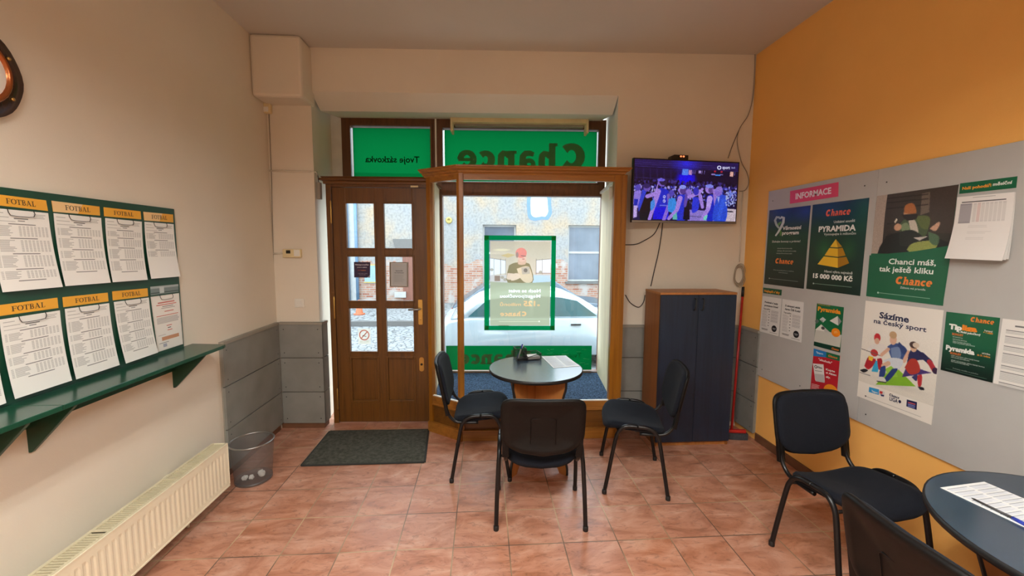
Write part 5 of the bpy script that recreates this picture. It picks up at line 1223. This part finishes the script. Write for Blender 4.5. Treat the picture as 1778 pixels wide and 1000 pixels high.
a.t('Chanci máš,', (165, 682), (482, 700), WH, .02, h=7.5); a.t('tak ještě kliku', (103, 735), (465, 752), WH, .02, h=7.5); a.sl('Chance', (212, 820), (456, 838), 7.5, ORG); a.t('Zábava má pravidla', (245, 850), (415, 862), (214, 222, 214), .01, h=2.6); a.line(a.P((98, 877), (445, 917)), .7, (150, 190, 165), 3); a.ell(*a.h(98, 877), 1.3, 1.3, (200, 215, 205), 3)
a.put('poster', 'poster of a man sitting with a telephone above a green panel', fold=lambda u, v: .002*math.sin(9*v))
# label and calendar
a = Poster([(645, 148), (1027, 100), (1018, 177), (638, 218)], 100, 20, (18, 98, 64), 1500, 280, .26); a.t('Naši pohodáři', (660, 192), (855, 168), (240, 160, 60), .03, h=5.5); a.t('měsíční', (866, 165), (995, 148), WH, .03, h=5.5)
a.put('label', 'green label strip above the loose white sheets', 'label', None)
a = Poster([(635, 240), (1018, 205), (935, 665), (550, 648)], 100, 128, (238, 234, 230), 1500, 280, .26); a.rect(10, 11, 78, 2, (90, 88, 90), 2)
a.rect(8, 15, 22, 40, (172, 168, 172), 2); a.para(8.5, 16, 21, 24, 1.65, (140, 136, 142), .5, 5, 3, .1)
for c_ in range(8): a.rect(33+c_*7.2, 15, 5.6, 38, (224, 220, 216) if c_ != 1 else (226, 206, 202), 1); a.para(33+c_*7.2, 16, 5.6, 22, 1.65, (206, 202, 200), .4, c_, 2, .15)
a.rect(30, 3, 40, 1.2, (180, 176, 174), 2)
for k_ in range(3): a.para(28, 60+k_*12, 44, 2, 3, (222, 218, 214), .4, k_, 2)
a.put('hanging_sheets', 'loose sheaf of white sheets hanging at the right of the grey board', 'paper', None, 'print', curl=.05, ny=10, lift=.009, thick=.001)
main_ = [o_ for o_ in COL.objects if o_.name == 'hanging_sheets'][0]
for dx_, cu_ in ((5, .036), (9, .022)):
    q = rx_([a.px[0], a.px[1], (a.px[2][0]+dx_, a.px[2][1]-dx_*.3), (a.px[3][0]+dx_, a.px[3][1])])
    q[2:] = [at_x(x, y, bxr-cu_)+Vector((cu_, 0, 0)) for x, y in ((a.px[2][0]+dx_, a.px[2][1]-dx_*.3), (a.px[3][0]+dx_+6, a.px[3][1]))]
    sheet('page', Art(100, 128, (232, 228, 222)), q, LN, M['print'], parent=main_, curl=cu_, lift=.007-dx_*.0005, ny=8)
# sticker and two rule sheets
a = Poster([(70, 87), (217, 105), (213, 150), (70, 130)], 100, 30, (16, 86, 58), 1310, 480, .22); a.t('Nejlepší sázky', (80, 122), (203, 137), (240, 160, 50), .04, h=12); a.put('label', 'small green label with orange words at the left edge of the grey board', 'label', None)
for q_, l1, l2, lab, sd in (([(65, 153), (215, 175), (190, 472), (40, 432)], 'Povinné zásady', 'prevence hraní', 'left one of the two white rule sheets with a black seal', 1), ([(222, 177), (390, 203), (370, 522), (200, 475)], 'Z ochranné i etické', 'Aareu ČSB Kodu!', 'right one of the two white rule sheets with a black seal', 2)):
    a = Poster(q_, 100, 158, (232, 230, 226), 1310, 480, .22); K = (60, 58, 60)
    a.text(l1, 16, 28, 70, K, .04, h=7); a.text(l2, 16, 42, 72, K, .04, h=7); a.text('Tipovačka', 12, 56, 36, K, .03, h=5)
    for k_ in range(6): a.para(8, 62+k_*12, 30, 4, 2.6, (186, 184, 182), .4, k_+sd, 1); a.rect(42, 62+k_*12, 5, 3, K, 1)
    for k_ in range(4): a.para(54, 56+k_*13, 38, 4, 2.8, (180, 178, 178), .5, k_+9*sd, 1, .1)
    a.rect(10, 140, 34, 2.2, K, 1); a.rect(12, 144, 30, 2, (120, 118, 118), 1); a.ell(76, 131, 13, 14, (30, 30, 34), 2); a.rect(68, 129, 16, 2, (210, 210, 210), 3); a.rect(70, 134, 12, 1.5, (180, 180, 180), 3); a.rect(55, 149, 38, 2, (150, 150, 150), 1)
    a.put('rule_sheet', lab, 'paper', 'rule sheets', 'print')
# leaflets
q_ = [(495, 212), (707, 243), (677, 600), (470, 545)]; a = Poster(q_, 100, 165, (20, 104, 62), 1310, 480, .22); a.t('Postupová soutěž', (505, 222), (600, 238), (230, 170, 70), 0, h=4)
a.t('Pyramida', (502, 268), (683, 296), (244, 150, 40), .05, h=15); a.pg([(484, 420), (560, 430), (690, 462), (677, 560), (472, 512)], (206, 204, 194), 2); a.pg([(482, 420), (530, 378), (600, 442)], (236, 234, 226), 3); a.pg([(530, 378), (600, 442), (560, 440)], (198, 196, 190), 4)
a.ell(*a.h(544, 408), 7, 6, (70, 66, 66), 5); a.pg([(516, 340), (542, 320), (568, 342), (544, 364)], (206, 206, 204), 3); a.pg([(516, 340), (544, 346), (544, 364)], (150, 160, 154), 4); a.pg([(596, 350), (660, 312), (664, 388)], (226, 224, 218), 3); a.pg([(660, 312), (690, 356), (664, 388)], (150, 150, 148), 3); a.pg([(480, 350), (500, 335), (514, 356), (490, 376)], (96, 110, 104), 3)
a.ell(*a.h(645, 443), 16, 16, (244, 140, 30), 5); a.line(a.P((632, 446), (660, 442)), 2, (250, 200, 120), 6); a.line(a.P((634, 436), (656, 432)), 2, (250, 200, 120), 6)
a.pg([(472, 514), (680, 564), (677, 600), (470, 545)], (18, 60, 44), 3); a.sl('Chance', (612, 575), (668, 590), 6, ORG, 5); a.put('leaflet', 'green leaflet with white pyramids above the red leaflet', 'leaflet', 'leaflets on the grey board')
q_ = [(470, 568), (677, 625), (648, 960), (441, 905)]; a = Poster(q_, 100, 165, (186, 34, 46), 1310, 480, .22); a.pg([(470, 568), (574, 597), (571, 640), (467, 627)], (40, 128, 196), 2); a.pg([(574, 597), (677, 625), (674, 668), (571, 640)], (30, 110, 70), 2); a.t('Tipsport', (490, 605), (548, 617), (236, 244, 250), .03, h=6); a.sl('Chance', (588, 634), (658, 652), 6, ORG)
a.t('"alkoholu"', (510, 662), (618, 690), (240, 226, 226), .03, h=8); a.pg([(464, 685), (552, 694), (562, 830), (484, 818)], (232, 228, 226), 3); a.pg([(476, 765), (555, 775), (562, 840), (488, 826)], (196, 190, 190), 4); a.ell(*a.h(490, 712), 6, 6, (40, 40, 44), 5); a.ell(*a.h(490, 712), 3.4, 3.4, (232, 228, 226), 6); a.t('Alzen', (502, 722), (542, 728), (40, 40, 44), .03, h=7, lv=5); a.line(a.P((482, 742), (540, 750)), 2, (120, 116, 118), 5)
for i_, (s_, x1) in enumerate((('Kupte', 640), ('si Alzen', 650), ('síly.', 606))): a.t(s_, (570, 740+i_*27), (x1, 756+i_*27), WH, .03, h=7)
a.ell(*a.h(605, 905), 26, 26, (240, 150, 40), 2); a.para(4, 134, 34, 5, 5, (226, 180, 180), .4, 3, 3); a.put('leaflet', 'red leaflet directly under the green pyramid leaflet', 'leaflet', 'leaflets on the grey board')
# three athletes
q_ = [(98, 8), (662, 78), (573, 908), (35, 698)]; a = Poster(q_, 100, 144, (240, 234, 224), 1480, 520, .24); h = a.h; NV = (36, 40, 76); L_ = lambda *pts: [h(*q) for q in pts]
a.t('Sázíme', (195, 146), (412, 152), NV, .03, h=8.5); a.t('na český sport', (155, 192), (540, 208), NV, .02, h=6.4)
p = Paint(132, 112, (0, 36, 100, 120), (240, 234, 224)); p.grad((240, 234, 224), (226, 220, 208), 36, 120)
P1 = lambda pts, c, cu=True: p.poly(L_(*pts), c, curve=cu)
p.ell(*h(330, 620), 46, 6, (206, 200, 190), .7, .9)
P1([(140, 520), (165, 440), (205, 450), (185, 525)], (60, 170, 214), False); P1([(170, 615), (300, 470), (460, 628)], (132, 186, 50), False); P1([(240, 500), (300, 470), (330, 560), (260, 560)], (150, 200, 70), False)
# skater in white and red
P1([(88, 480), (120, 410), (170, 430), (150, 480), (115, 505)], (176, 40, 50)); P1([(180, 420), (215, 430), (215, 500), (190, 500)], (170, 36, 48)); P1([(112, 350), (160, 315), (225, 325), (250, 370), (215, 420), (140, 420)], (232, 226, 220)); p.line(h(120, 360), h(180, 400), 5, (236, 232, 226)); p.ell(*h(160, 385), 5.5, 5, (196, 60, 60)); p.ell(*h(182, 276), 4.6, 6.4, (196, 44, 52)); p.ell(*h(180, 300), 3.6, 4.4, (220, 176, 150)); P1([(120, 405), (155, 415), (145, 445), (118, 435)], (236, 196, 60), False); P1([(55, 510), (90, 500), (115, 512), (85, 528)], (40, 40, 46)); p.line(h(60, 352), h(215, 410), 1, (110, 100, 100)); p.line(h(55, 525), h(130, 550), .8, (90, 90, 96))
# footballer in blue
P1([(255, 340), (300, 315), (365, 330), (400, 375), (380, 440), (300, 450)], (62, 84, 140)); P1([(340, 305), (400, 375), (370, 395), (330, 340)], (48, 66, 120)); P1([(280, 350), (340, 345), (350, 420), (290, 420)], (120, 140, 180)); p.line(h(262, 358), h(212, 400), 4.4, (222, 176, 150)); p.line(h(408, 380), h(375, 445), 4.6, (222, 176, 150)); p.ell(*h(297, 290), 4.6, 7, (224, 180, 154)); p.ell(*h(296, 256), 5, 5, (196, 160, 120)); P1([(225, 440), (290, 420), (370, 440), (330, 510), (270, 470)], (214, 218, 226)); p.line(h(262, 460), h(225, 480), 6, (222, 180, 154)); P1([(205, 490), (240, 480), (235, 550), (195, 560)], (44, 66, 130)); P1([(290, 500), (330, 505), (260, 590), (235, 570)], (44, 62, 124)); P1([(175, 560), (225, 560), (245, 595), (200, 595)], (216, 214, 210)); p.line(h(180, 590), h(245, 600), 1.4, (50, 50, 56))
# skater in navy and red
P1([(360, 560), (400, 470), (575, 530)], (76, 56, 120), False); P1([(410, 390), (440, 350), (500, 380), (540, 430), (470, 440), (430, 480), (395, 480)], (44, 46, 90)); P1([(380, 490), (420, 430), (470, 440), (490, 520), (420, 540)], (176, 60, 50)); p.line(h(505, 400), h(560, 450), 7, (40, 40, 84)); p.line(h(560, 450), h(595, 510), 6, (180, 50, 60)); p.ell(*h(602, 515), 3.4, 4, (60, 40, 70)); p.ell(*h(445, 348), 4, 5.6, (222, 180, 152)); p.ell(*h(445, 328), 5, 4.4, (70, 50, 46)); p.ell(*h(462, 330), 4, 3.4, (220, 200, 180)); P1([(470, 550), (505, 545), (500, 620), (478, 625)], (186, 52, 60)); P1([(475, 630), (515, 635), (520, 655), (490, 650)], (40, 40, 50)); P1([(430, 560), (470, 540), (465, 590), (440, 570)], (60, 60, 110)); p.noise(.02)
a.pic(0, 36, 100, 84, p.out(), 1)
a.pg([(124, 632), (195, 650), (192, 690), (120, 668)], (50, 150, 206), 2); a.t('Tipsport', (140, 668), (186, 680), WH, .03, h=2.6); a.pg([(195, 652), (236, 668), (232, 702), (192, 690)], (222, 216, 212), 2); a.pg([(200, 660), (222, 666), (218, 684), (198, 678)], (206, 60, 60), 3); a.pg([(205, 684), (232, 690), (230, 702), (210, 698)], (40, 50, 100), 3)
a.sl('Chance', (268, 698), (340, 718), 2.6, NV); a.t('LIGA', (270, 728), (330, 748), NV, .03, h=5); a.ell(*a.h(345, 738), 1.8, 2.2, NV, 3); a.pg([(396, 722), (470, 742), (467, 798), (392, 772)], (34, 38, 84), 2); a.line(a.P((406, 744), (458, 758)), 1.4, (200, 90, 100), 3); a.line(a.P((404, 756), (456, 771)), 1.4, (120, 130, 190), 3); a.line(a.P((404, 768), (454, 783)), 1.4, (120, 130, 190), 3)
a.line(a.P((100, 700), (500, 850)), .5, (170, 164, 158), 2); a.ell(*a.h(98, 698), 1.2, 1.2, (90, 84, 84), 3); a.put('poster', 'white poster of three athletes in the lower row of the grey board')
# league rules
q_ = [(683, 88), (1070, 133), (1015, 602), (640, 508)]; a = Poster(q_, 100, 124, (16, 84, 56), 1480, 520, .24); p = Paint(40, 50, (0, 0, 100, 124), (20, 96, 62)); p.grad((22, 98, 64), (20, 90, 60), 0, 60); p.grad((20, 90, 60), (8, 26, 22), 60, 124); p.ell(50, 8, 14, 14, (60, 120, 90), .6, .9); a.pic(0, 0, 100, 124, p.out(), 1)
a.sl('Chance', (855, 163), (1026, 180), 7, ORG); a.t('Tip', (700, 212), (795, 222), WH, .06, h=10); a.t('liga', (795, 222), (905, 232), (244, 140, 40), .06, h=10); a.t('a Mobil pobočkový', (770, 240), (930, 262), WH, .03, h=4); a.t('Postupují', (958, 230), (1018, 238), (226, 220, 210), .02, h=3); a.t('+ 1 místo', (950, 244), (1020, 252), (240, 150, 60), .03, h=3.6); a.t('BONUSY', (724, 258), (806, 266), (214, 110, 50), .04, h=4.4)
for i_, y in enumerate((272, 292, 310, 322)): a.t('chybí od prémie výhra bonus', (728, y), (800+30*i_, y+12), (206, 216, 208), 0, h=2.8)
a.sl('Pyramida'.replace('Pyramida', ''), (0, 0), (1, 1), 1, WH); a.t('Pyramida', (678, 362), (886, 398), WH, .06, h=9); a.t('od května', (940, 392), (1000, 404), (226, 220, 210), .02, h=3); a.t('do 31. května', (905, 405), (1000, 424), (240, 150, 60), .02, h=3.4); a.t('BONUSY', (710, 392), (790, 408), (214, 110, 50), .04, h=4.2)
for i_, (x1, y, y1) in enumerate(((920, 410, 446), (850, 424, 442), (960, 444, 490), (846, 450, 478))): a.t('chybí od prémie výhra každý bonus', (716, y), (x1, y1), (196, 206, 198), 0, h=2.6)
a.t('Podmínky soutěže na pobočce', (730, 500), (912, 545), (150, 170, 158), 0, h=2.4); a.line(a.P((675, 497), (975, 575)), .6, (90, 130, 110), 3); a.put('poster', 'green league poster between the athletes poster and the white page')
# white page running out of the picture
pxs = [(1741.6, 553.1), (1838, 564.5), (1827, 690), (1724.8, 665.2)]; a = Poster(pxs, 100, 128, (236, 232, 226), 0, 0, 1); a.rect(26, 10, 60, 3, (120, 118, 118), 2); y = 20
for k_, n_ in enumerate((2, 5, 3, 7, 2, 6, 3)): a.rect(10, y, 80, 1.6, (130, 128, 128), 2); a.para(10, y+3, 82, n_, 2.4, (190, 188, 186), .5, k_, 2, .05); y += 4+n_*2.4+3
a.put('rule_sheet', 'white printed page right of the green league poster', 'paper', None, 'print')

# ================================================================== hanging tube lamps above the picture
def tube_lamp(label, c, d, L, hw=.03):
    d = Vector(d).normalized(); s_ = Vector((-d.y, d.x, 0)); c = Vector(c)
    t = thing('ceiling_lamp', label, 'lamp', c, 'hanging tube lamps')
    b = MB(); e = c-d*(L/2+.05); f = c+d*(L/2+.05)
    b.extr([(-.16, -.02), (-.12, .05), (.12, .05), (.16, -.02), (.15, -.02), (.11, .035), (-.11, .035), (-.15, -.02)], lambda a_, z: e+s_*a_+Vector((0, 0, z)), lambda a_, z: f+s_*a_+Vector((0, 0, z))); obj('hood', b, M['lamp_body'], t)
    for q_ in (-.07, .07):
        b = MB(); b.add([c+d*(L/2*i_)+s_*(q_+hw*j_)+Vector((0, 0, .01)) for i_, j_ in ((-1, -1), (-1, 1), (1, 1), (1, -1))], [(0, 1, 2, 3)]); obj('light_strip', b, M['tube'], t)
    for k_ in (-.35, .35):
        b = MB(); p_ = c+d*L*k_; b.tube([p_+Vector((0, 0, .05)), (p_.x, p_.y, ZC)], .004, 6); obj('rod', b, M['steel'], t)
tube_lamp('hanging fluorescent lamp across the room above the viewer', (.70, .28, 2.86), (1, 0, 0), 1.2)
tube_lamp('hanging fluorescent lamp lengthwise on the left above the viewer', (-.68, -.1, 2.86), (0, 1, 0), 1.2, .038)

# ================================================================== the street outside
ZST = -.38
M['plaster'] = None
def facade_mat():
    m, nt, b = mat('worn_plaster_and_brick'); v = coords(nt); sx = node(nt, 'ShaderNodeSeparateXYZ'); nt.links.new(v, sx.inputs[0])
    cx = node(nt, 'ShaderNodeCombineXYZ'); nt.links.new(sx.outputs[0], cx.inputs[0]); nt.links.new(sx.outputs[2], cx.inputs[1])
    br = node(nt, 'ShaderNodeTexBrick'); br.inputs['Scale'].default_value = 1; br.inputs['Brick Width'].default_value = .28; br.inputs['Row Height'].default_value = .085; br.inputs['Mortar Size'].default_value = .012
    br.inputs['Color1'].default_value = (*srgb(129, 79, 61), 1); br.inputs['Color2'].default_value = (*srgb(146, 116, 99), 1); br.inputs['Mortar'].default_value = (*srgb(136, 131, 125), 1); nt.links.new(cx.outputs[0], br.inputs['Vector'])
    n0 = node(nt, 'ShaderNodeTexNoise', i_Scale=2.2, i_Detail=5.0); nt.links.new(v, n0.inputs['Vector'])
    pal = node(nt, 'ShaderNodeMix', data_type='RGBA'); f0 = node(nt, 'ShaderNodeMapRange'); f0.inputs[1].default_value = .53; f0.inputs[2].default_value = .64; nt.links.new(n0.outputs['Fac'], f0.inputs[0]); nt.links.new(f0.outputs[0], pal.inputs[0]); nt.links.new(br.outputs['Color'], pal.inputs[6]); pal.inputs[7].default_value = (*srgb(146, 140, 135), 1)
    n1 = node(nt, 'ShaderNodeTexNoise', i_Scale=.9, i_Detail=6.0); nt.links.new(v, n1.inputs['Vector'])
    n2 = node(nt, 'ShaderNodeTexNoise', i_Scale=13., i_Detail=6.0); nt.links.new(v, n2.inputs['Vector'])
    pc = ramp(nt, n1.outputs['Fac'], [(.3, srgb(126, 129, 133)), (.5, srgb(132, 130, 126)), (.68, srgb(150, 132, 110))])
    pm = node(nt, 'ShaderNodeMix', data_type='RGBA', blend_type='MULTIPLY'); pm.inputs[0].default_value = .6; nt.links.new(pc, pm.inputs[6]); nt.links.new(ramp(nt, n2.outputs['Fac'], [(.34, (.55, .55, .56)), (.56, (1, 1, 1))]), pm.inputs[7])
    # plaster has fallen off below an uneven line
    ln = node(nt, 'ShaderNodeMath', operation='MULTIPLY_ADD'); nt.links.new(n1.outputs['Fac'], ln.inputs[0]); ln.inputs[1].default_value = 1.5; nt.links.new(sx.outputs[2], ln.inputs[2])
    st_ = node(nt, 'ShaderNodeMapRange'); st_.inputs[1].default_value = 2.32; st_.inputs[2].default_value = 2.36; nt.links.new(ln.outputs[0], st_.inputs[0])
    fin = node(nt, 'ShaderNodeMix', data_type='RGBA'); nt.links.new(st_.outputs[0], fin.inputs[0]); nt.links.new(pal.outputs[2], fin.inputs[6]); nt.links.new(pm.outputs[2], fin.inputs[7]); nt.links.new(fin.outputs[2], b.inputs['Base Color']); b.inputs['Roughness'].default_value = .95
    return m
M['facade'] = facade_mat()
def cobble():
    m, nt, b = mat('cobble_stones'); v = coords(nt); vo = node(nt, 'ShaderNodeTexVoronoi', i_Scale=7.0); vo.feature = 'DISTANCE_TO_EDGE'; nt.links.new(v, vo.inputs['Vector'])
    nt.links.new(ramp(nt, vo.outputs['Distance'], [(.015, srgb(44, 48, 50)), (.13, srgb(122, 126, 128))]), b.inputs['Base Color']); b.inputs['Roughness'].default_value = .7; return m
M['cobble'] = cobble()
M['kerb'] = plain('kerb_stone', (84, 84, 83), .8); M['facade_glass'] = plain('dim_window_pane', (79, 88, 100), .12, noise=.2, nscale=2); M['win_white'] = plain('white_window_paint', (149, 149, 146), .6); M['blue_paint'] = plain('light_blue_paint', (84, 111, 136), .6); M['pale_paint'] = plain('white_wall_paint', (156, 157, 156), .8)
M['car_white'] = plain('silver_car_paint', (160, 174, 182), .2, metal=.2, noise=.01); M['car_dark'] = plain('blue_grey_car_paint', (55, 69, 82), .22, metal=.3, noise=.02); M['car_glass'] = plain('car_window', (46, 78, 83), .06, noise=.1); M['tyre'] = plain('tyre', (22, 22, 22), .8); M['red_lens'] = plain('tail_light', (125, 20, 24), .25)
M['door_red'] = wood('red_brown_door', (99, 55, 41), (78, 41, 30), 'z', .6); M['orange_plastic'] = plain('orange_plastic', (156, 73, 33), .5); M['sign_blue'] = plain('pale_blue_sign', (109, 136, 145), .5); M['yellow'] = plain('yellow_plastic', (153, 136, 73), .5)
st('street', MB().box(-30, 30, 4.9, 40, ZST-.3, ZST), M['cobble'])
st('pavement_near', MB().box(-30, 30, 4.86, 6.0, ZST, ZST+.14), M['cobble']); st('pavement_far', MB().box(-30, 30, 11.6, 15.4, ZST, ZST+.13), M['cobble']); st('kerb', MB().box(-30, 30, 11.45, 11.6, ZST, ZST+.14), M['kerb'])
FY = 15.4; H_ = thing('house', 'weathered house across the street with fallen plaster and bare brick', 'building', (0, FY, ZST))
fw = lambda x, y, d=0: at_y(x, y, FY-d)
def frect(p, q): a_ = fw(*p); b_ = fw(*q); return (a_.x, b_.x, b_.z, a_.z)
wins = [frect((838, 390), (896, 492)), frect((987, 391), (1045, 489))]
FB = Frame(0, FY, 0); mb = MB(); frame_rects(mb, FB, -14, 16, ZST, 4.3, wins+[(-8, -6.6, 1.0, 3.1), (7.4, 8.6, 1.0, 3.1)], 0, .35); obj('wall', mb, M['facade'], H_)
for r in wins+[(-8, -6.6, 1.0, 3.1), (7.4, 8.6, 1.0, 3.1)]:
    zm = r[2]+(r[3]-r[2])*.52; um = (r[0]+r[1])/2; mb = MB(); frame_rects(mb, FB, r[0], r[1], r[2], r[3], [(r[0]+.07, r[1]-.07, r[2]+.07, zm-.04), (r[0]+.07, r[1]-.07, zm+.04, r[3]-.07)], .16, .24); w_ = obj('window', mb, M['win_white'], H_)
    mb = MB(); mb.box(r[0]+.03, r[1]-.03, FY+.2, FY+.215, r[2]+.03, r[3]-.03); obj('pane', mb, M['facade_glass'], w_)
    mb = MB(); mb.box(r[0]-.08, r[1]+.08, FY-.09, FY+.16, r[2]-.07, r[2]); obj('sill', mb, M['kerb'], H_)
obj('wall_top', MB().box(-14, 16, FY-.12, FY+.4, 4.3, 4.45), M['kerb'], H_)  # house cut low above the view to let more skylight in
r = frect((699, 440), (722, 528)); mb = MB(); mb.box(r[0], r[1]+.5, FY-.04, FY+.02, ZST+.1, r[3]); obj('house_door', mb, M['door_red'], H_, label='red-brown wooden door')
r = frect((683, 415), (722, 431)); mb = MB(); mb.extr([(r[0], r[3]), (r[0]+.1, r[2]), (r[1], r[2]), (r[1], r[3])], lambda a_, z: (a_, FY-.16, z), lambda a_, z: (a_, FY, z)); obj('ledge', mb, M['kerb'], H_)
r = frect((604, 300), (622, 530)); mb = MB(); mb.box(r[0]-.15, r[1]-.05, FY-.03, FY+.01, ZST+.13, 4.2); obj('white_strip', mb, M['pale_paint'], H_)
for x_ in (605.5, 620.5):
    p_ = fw(x_, 440); mb = MB(); mb.tube([(p_.x, FY-.10, 4.25), (p_.x, FY-.10, ZST+.13)], .055, 10); obj('downpipe', mb, M['blue_paint'], H_)
# the painted stain and the cracks in the plaster are marks of their own
p_ = fw(936, 362); mb = MB(); n_ = 22; rq = random.Random(8)
pts = [(p_.x+(.44+.07*rq.random())*math.copysign(abs(math.cos(2*PI*i/n_))**.6, math.cos(2*PI*i/n_)), p_.z+.1+(.5+.1*rq.random())*math.copysign(abs(math.sin(2*PI*i/n_))**.6, math.sin(2*PI*i/n_))) for i in range(n_)]
mb.extr(pts, lambda a_, z: (a_, FY-.006, z), lambda a_, z: (a_, FY, z)); obj('paint_patch', mb, M['blue_paint'], H_)
mb = MB(); mb.extr([(p_.x+(a_-p_.x)*.72, p_.z+.1+(z-p_.z-.1)*.78) for a_, z in pts], lambda a_, z: (a_, FY-.010, z), lambda a_, z: (a_, FY, z)); obj('paint_patch', mb, M['pale_paint'], H_)
p_ = fw(779.5, 382.5); mb = MB(); mb.lathe((p_.x, FY-.01, p_.z), [(.12, .01), (.12, -.03), (.05, -.04), (.05, 0), (.0001, 0)], 20, axis='y'); obj('vent_ring', mb, M['yellow'], H_)
r = frect((633, 461), (656, 489)); t = thing('street_sign', 'pale blue signboard on the house across the street', 'sign', (r[0], FY, r[2])); mb = MB(); mb.box(r[0], r[1], FY-.05, FY, r[2], r[3]); obj('panel', mb, M['sign_blue'], t); mb = MB(); mb.box(r[0]-.03, r[1]+.03, FY-.045, FY, r[2]-.04, r[2]); mb.box(r[0]-.03, r[1]+.03, FY-.045, FY, r[3], r[3]+.04); obj('frame', mb, M['yellow'], t)
r = frect((686, 506), (706, 516)); mb = MB(); mb.box(r[0], r[1], FY-.12, FY, r[2], r[3]); obj('letter_box', mb, M['steel'], label='grey letter box beside the red-brown door across the street', cat='letter box')
p_ = at_z(624, 546, ZST+.13); mb = MB(); mb.lathe((p_.x, p_.y, ZST+.13), [(.17, 0), (.17, .03), (.11, .04), (.03, .45), (.0001, .46)], 18); obj('traffic_cone', mb, M['orange_plastic'], label='small orange cone on the far pavement', cat='cone')

def make_car(label, x0, yc, L, Hc, paint, dirx=1):
    """side view car pointing along +x; x0 = rear"""
    t = thing('car', label, 'car', (x0+L/2, yc, ZST), 'parked cars in the street'); w2 = .86; z0 = ZST; k = L/4.2
    body = [(0, .42), (.02, .72), (.08, .86), (.5, .93), (3.0, .92), (3.7, .84), (4.08, .7), (4.2, .5), (4.16, .28), (3.75, .24), (.4, .24), (.05, .3)]
    roof = [(.2, .90), (.72, 1.26), (1.2, Hc-.02), (1.75, Hc), (2.25, Hc-.03), (2.62, 1.24), (3.15, .90)]
    X = lambda a_: x0+(a_*k if dirx > 0 else L-a_*k)
    def shell(name, prof, wl, mat_, inset=0.):
        dn = []
        for (a_, b_), (c_, d_) in zip(prof, prof[1:]+prof[:1]):
            m_ = max(1, int(math.hypot(c_-a_, d_-b_)/.3)); dn += [(a_+(c_-a_)*i/m_, b_+(d_-b_)*i/m_, 0) for i in range(m_)]
        pts = smooth_path(dn+[dn[0]], 2)[:-1]; zb = min(p.y for p in pts); zt_ = max(p.y for p in pts); mb = MB()
        ws = [(-w2*wl, .94), (-w2*wl+.03, .985), (-w2*wl+.1, 1), (w2*wl-.1, 1), (w2*wl-.03, .985), (w2*wl, .94)]; cx_ = sum(p.x for p in pts)/len(pts); cz_ = sum(p.y for p in pts)/len(pts)
        mb.rings([[(X(cx_+(p.x-cx_)*s_), yc+y_-math.copysign(max(0, p.y-.9)*.35, y_)*(wl < .99), z0+cz_+(p.y-cz_)*s_) for p in pts] for y_, s_ in ws]); return obj(name, mb, M[mat_], t)
    shell('body', body, 1.0, paint); cb = shell('cabin', roof, .93, paint)
    for sgn in (-1, 1):
        for qd in ([(.52, .95), (.86, 1.24), (1.3, Hc-.1), (1.62, Hc-.09), (1.62, .95)], [(1.7, .95), (1.7, Hc-.09), (2.2, Hc-.12), (2.5, 1.22), (2.86, .95)]):
            mb = MB(); mb.add([(X(a_), yc+sgn*(w2*.93-max(0, b_-.9)*.35+.012), z0+b_) for a_, b_ in qd], [tuple(range(len(qd)))]); mb2 = MB(); mb2.add([(X(a_), yc+sgn*(w2*.93-max(0, b_-.9)*.35+.004), z0+b_) for a_, b_ in qd]+[tuple(v) for v in mb.v], [tuple(range(5)), tuple(range(5, 10))]+[(i, (i+1) % 5, 5+(i+1) % 5, 5+i) for i in range(5)]); obj('side_window', mb2, M['car_glass'], cb)
        for a_ in (1.15, 2.45):
            mb = MB(); mb.box(X(a_)-.09, X(a_)+.09, yc+sgn*(w2+.012)-.012, yc+sgn*(w2+.012)+.012, z0+.80, z0+.825); obj('door_handle', mb, M['black'], t)
        for a_ in (.78, 3.35):
            mb = MB(); mb.lathe((X(a_), yc+sgn*(w2-.14), z0+.31), [(.0001, -.1), (.2, -.105), (.3, -.1), (.31, -.06), (.31, .06), (.3, .1), (.2, .105), (.0001, .1)], 24, axis='y'); obj('wheel', mb, M['tyre'], t)
        mb = MB(); mb.box(X(.02)-.03, X(.02)+.1, yc+sgn*.62-.12, yc+sgn*.62+.12, z0+.62, z0+.76); obj('tail_light', mb, M['red_lens'], t)
    return t
make_car('silver car right outside the shop window', -.80, 8.05, 4.2, 1.40, 'car_white')
make_car('dark blue-grey car behind the silver car', -.75, 10.3, 4.3, 1.50, 'car_dark')
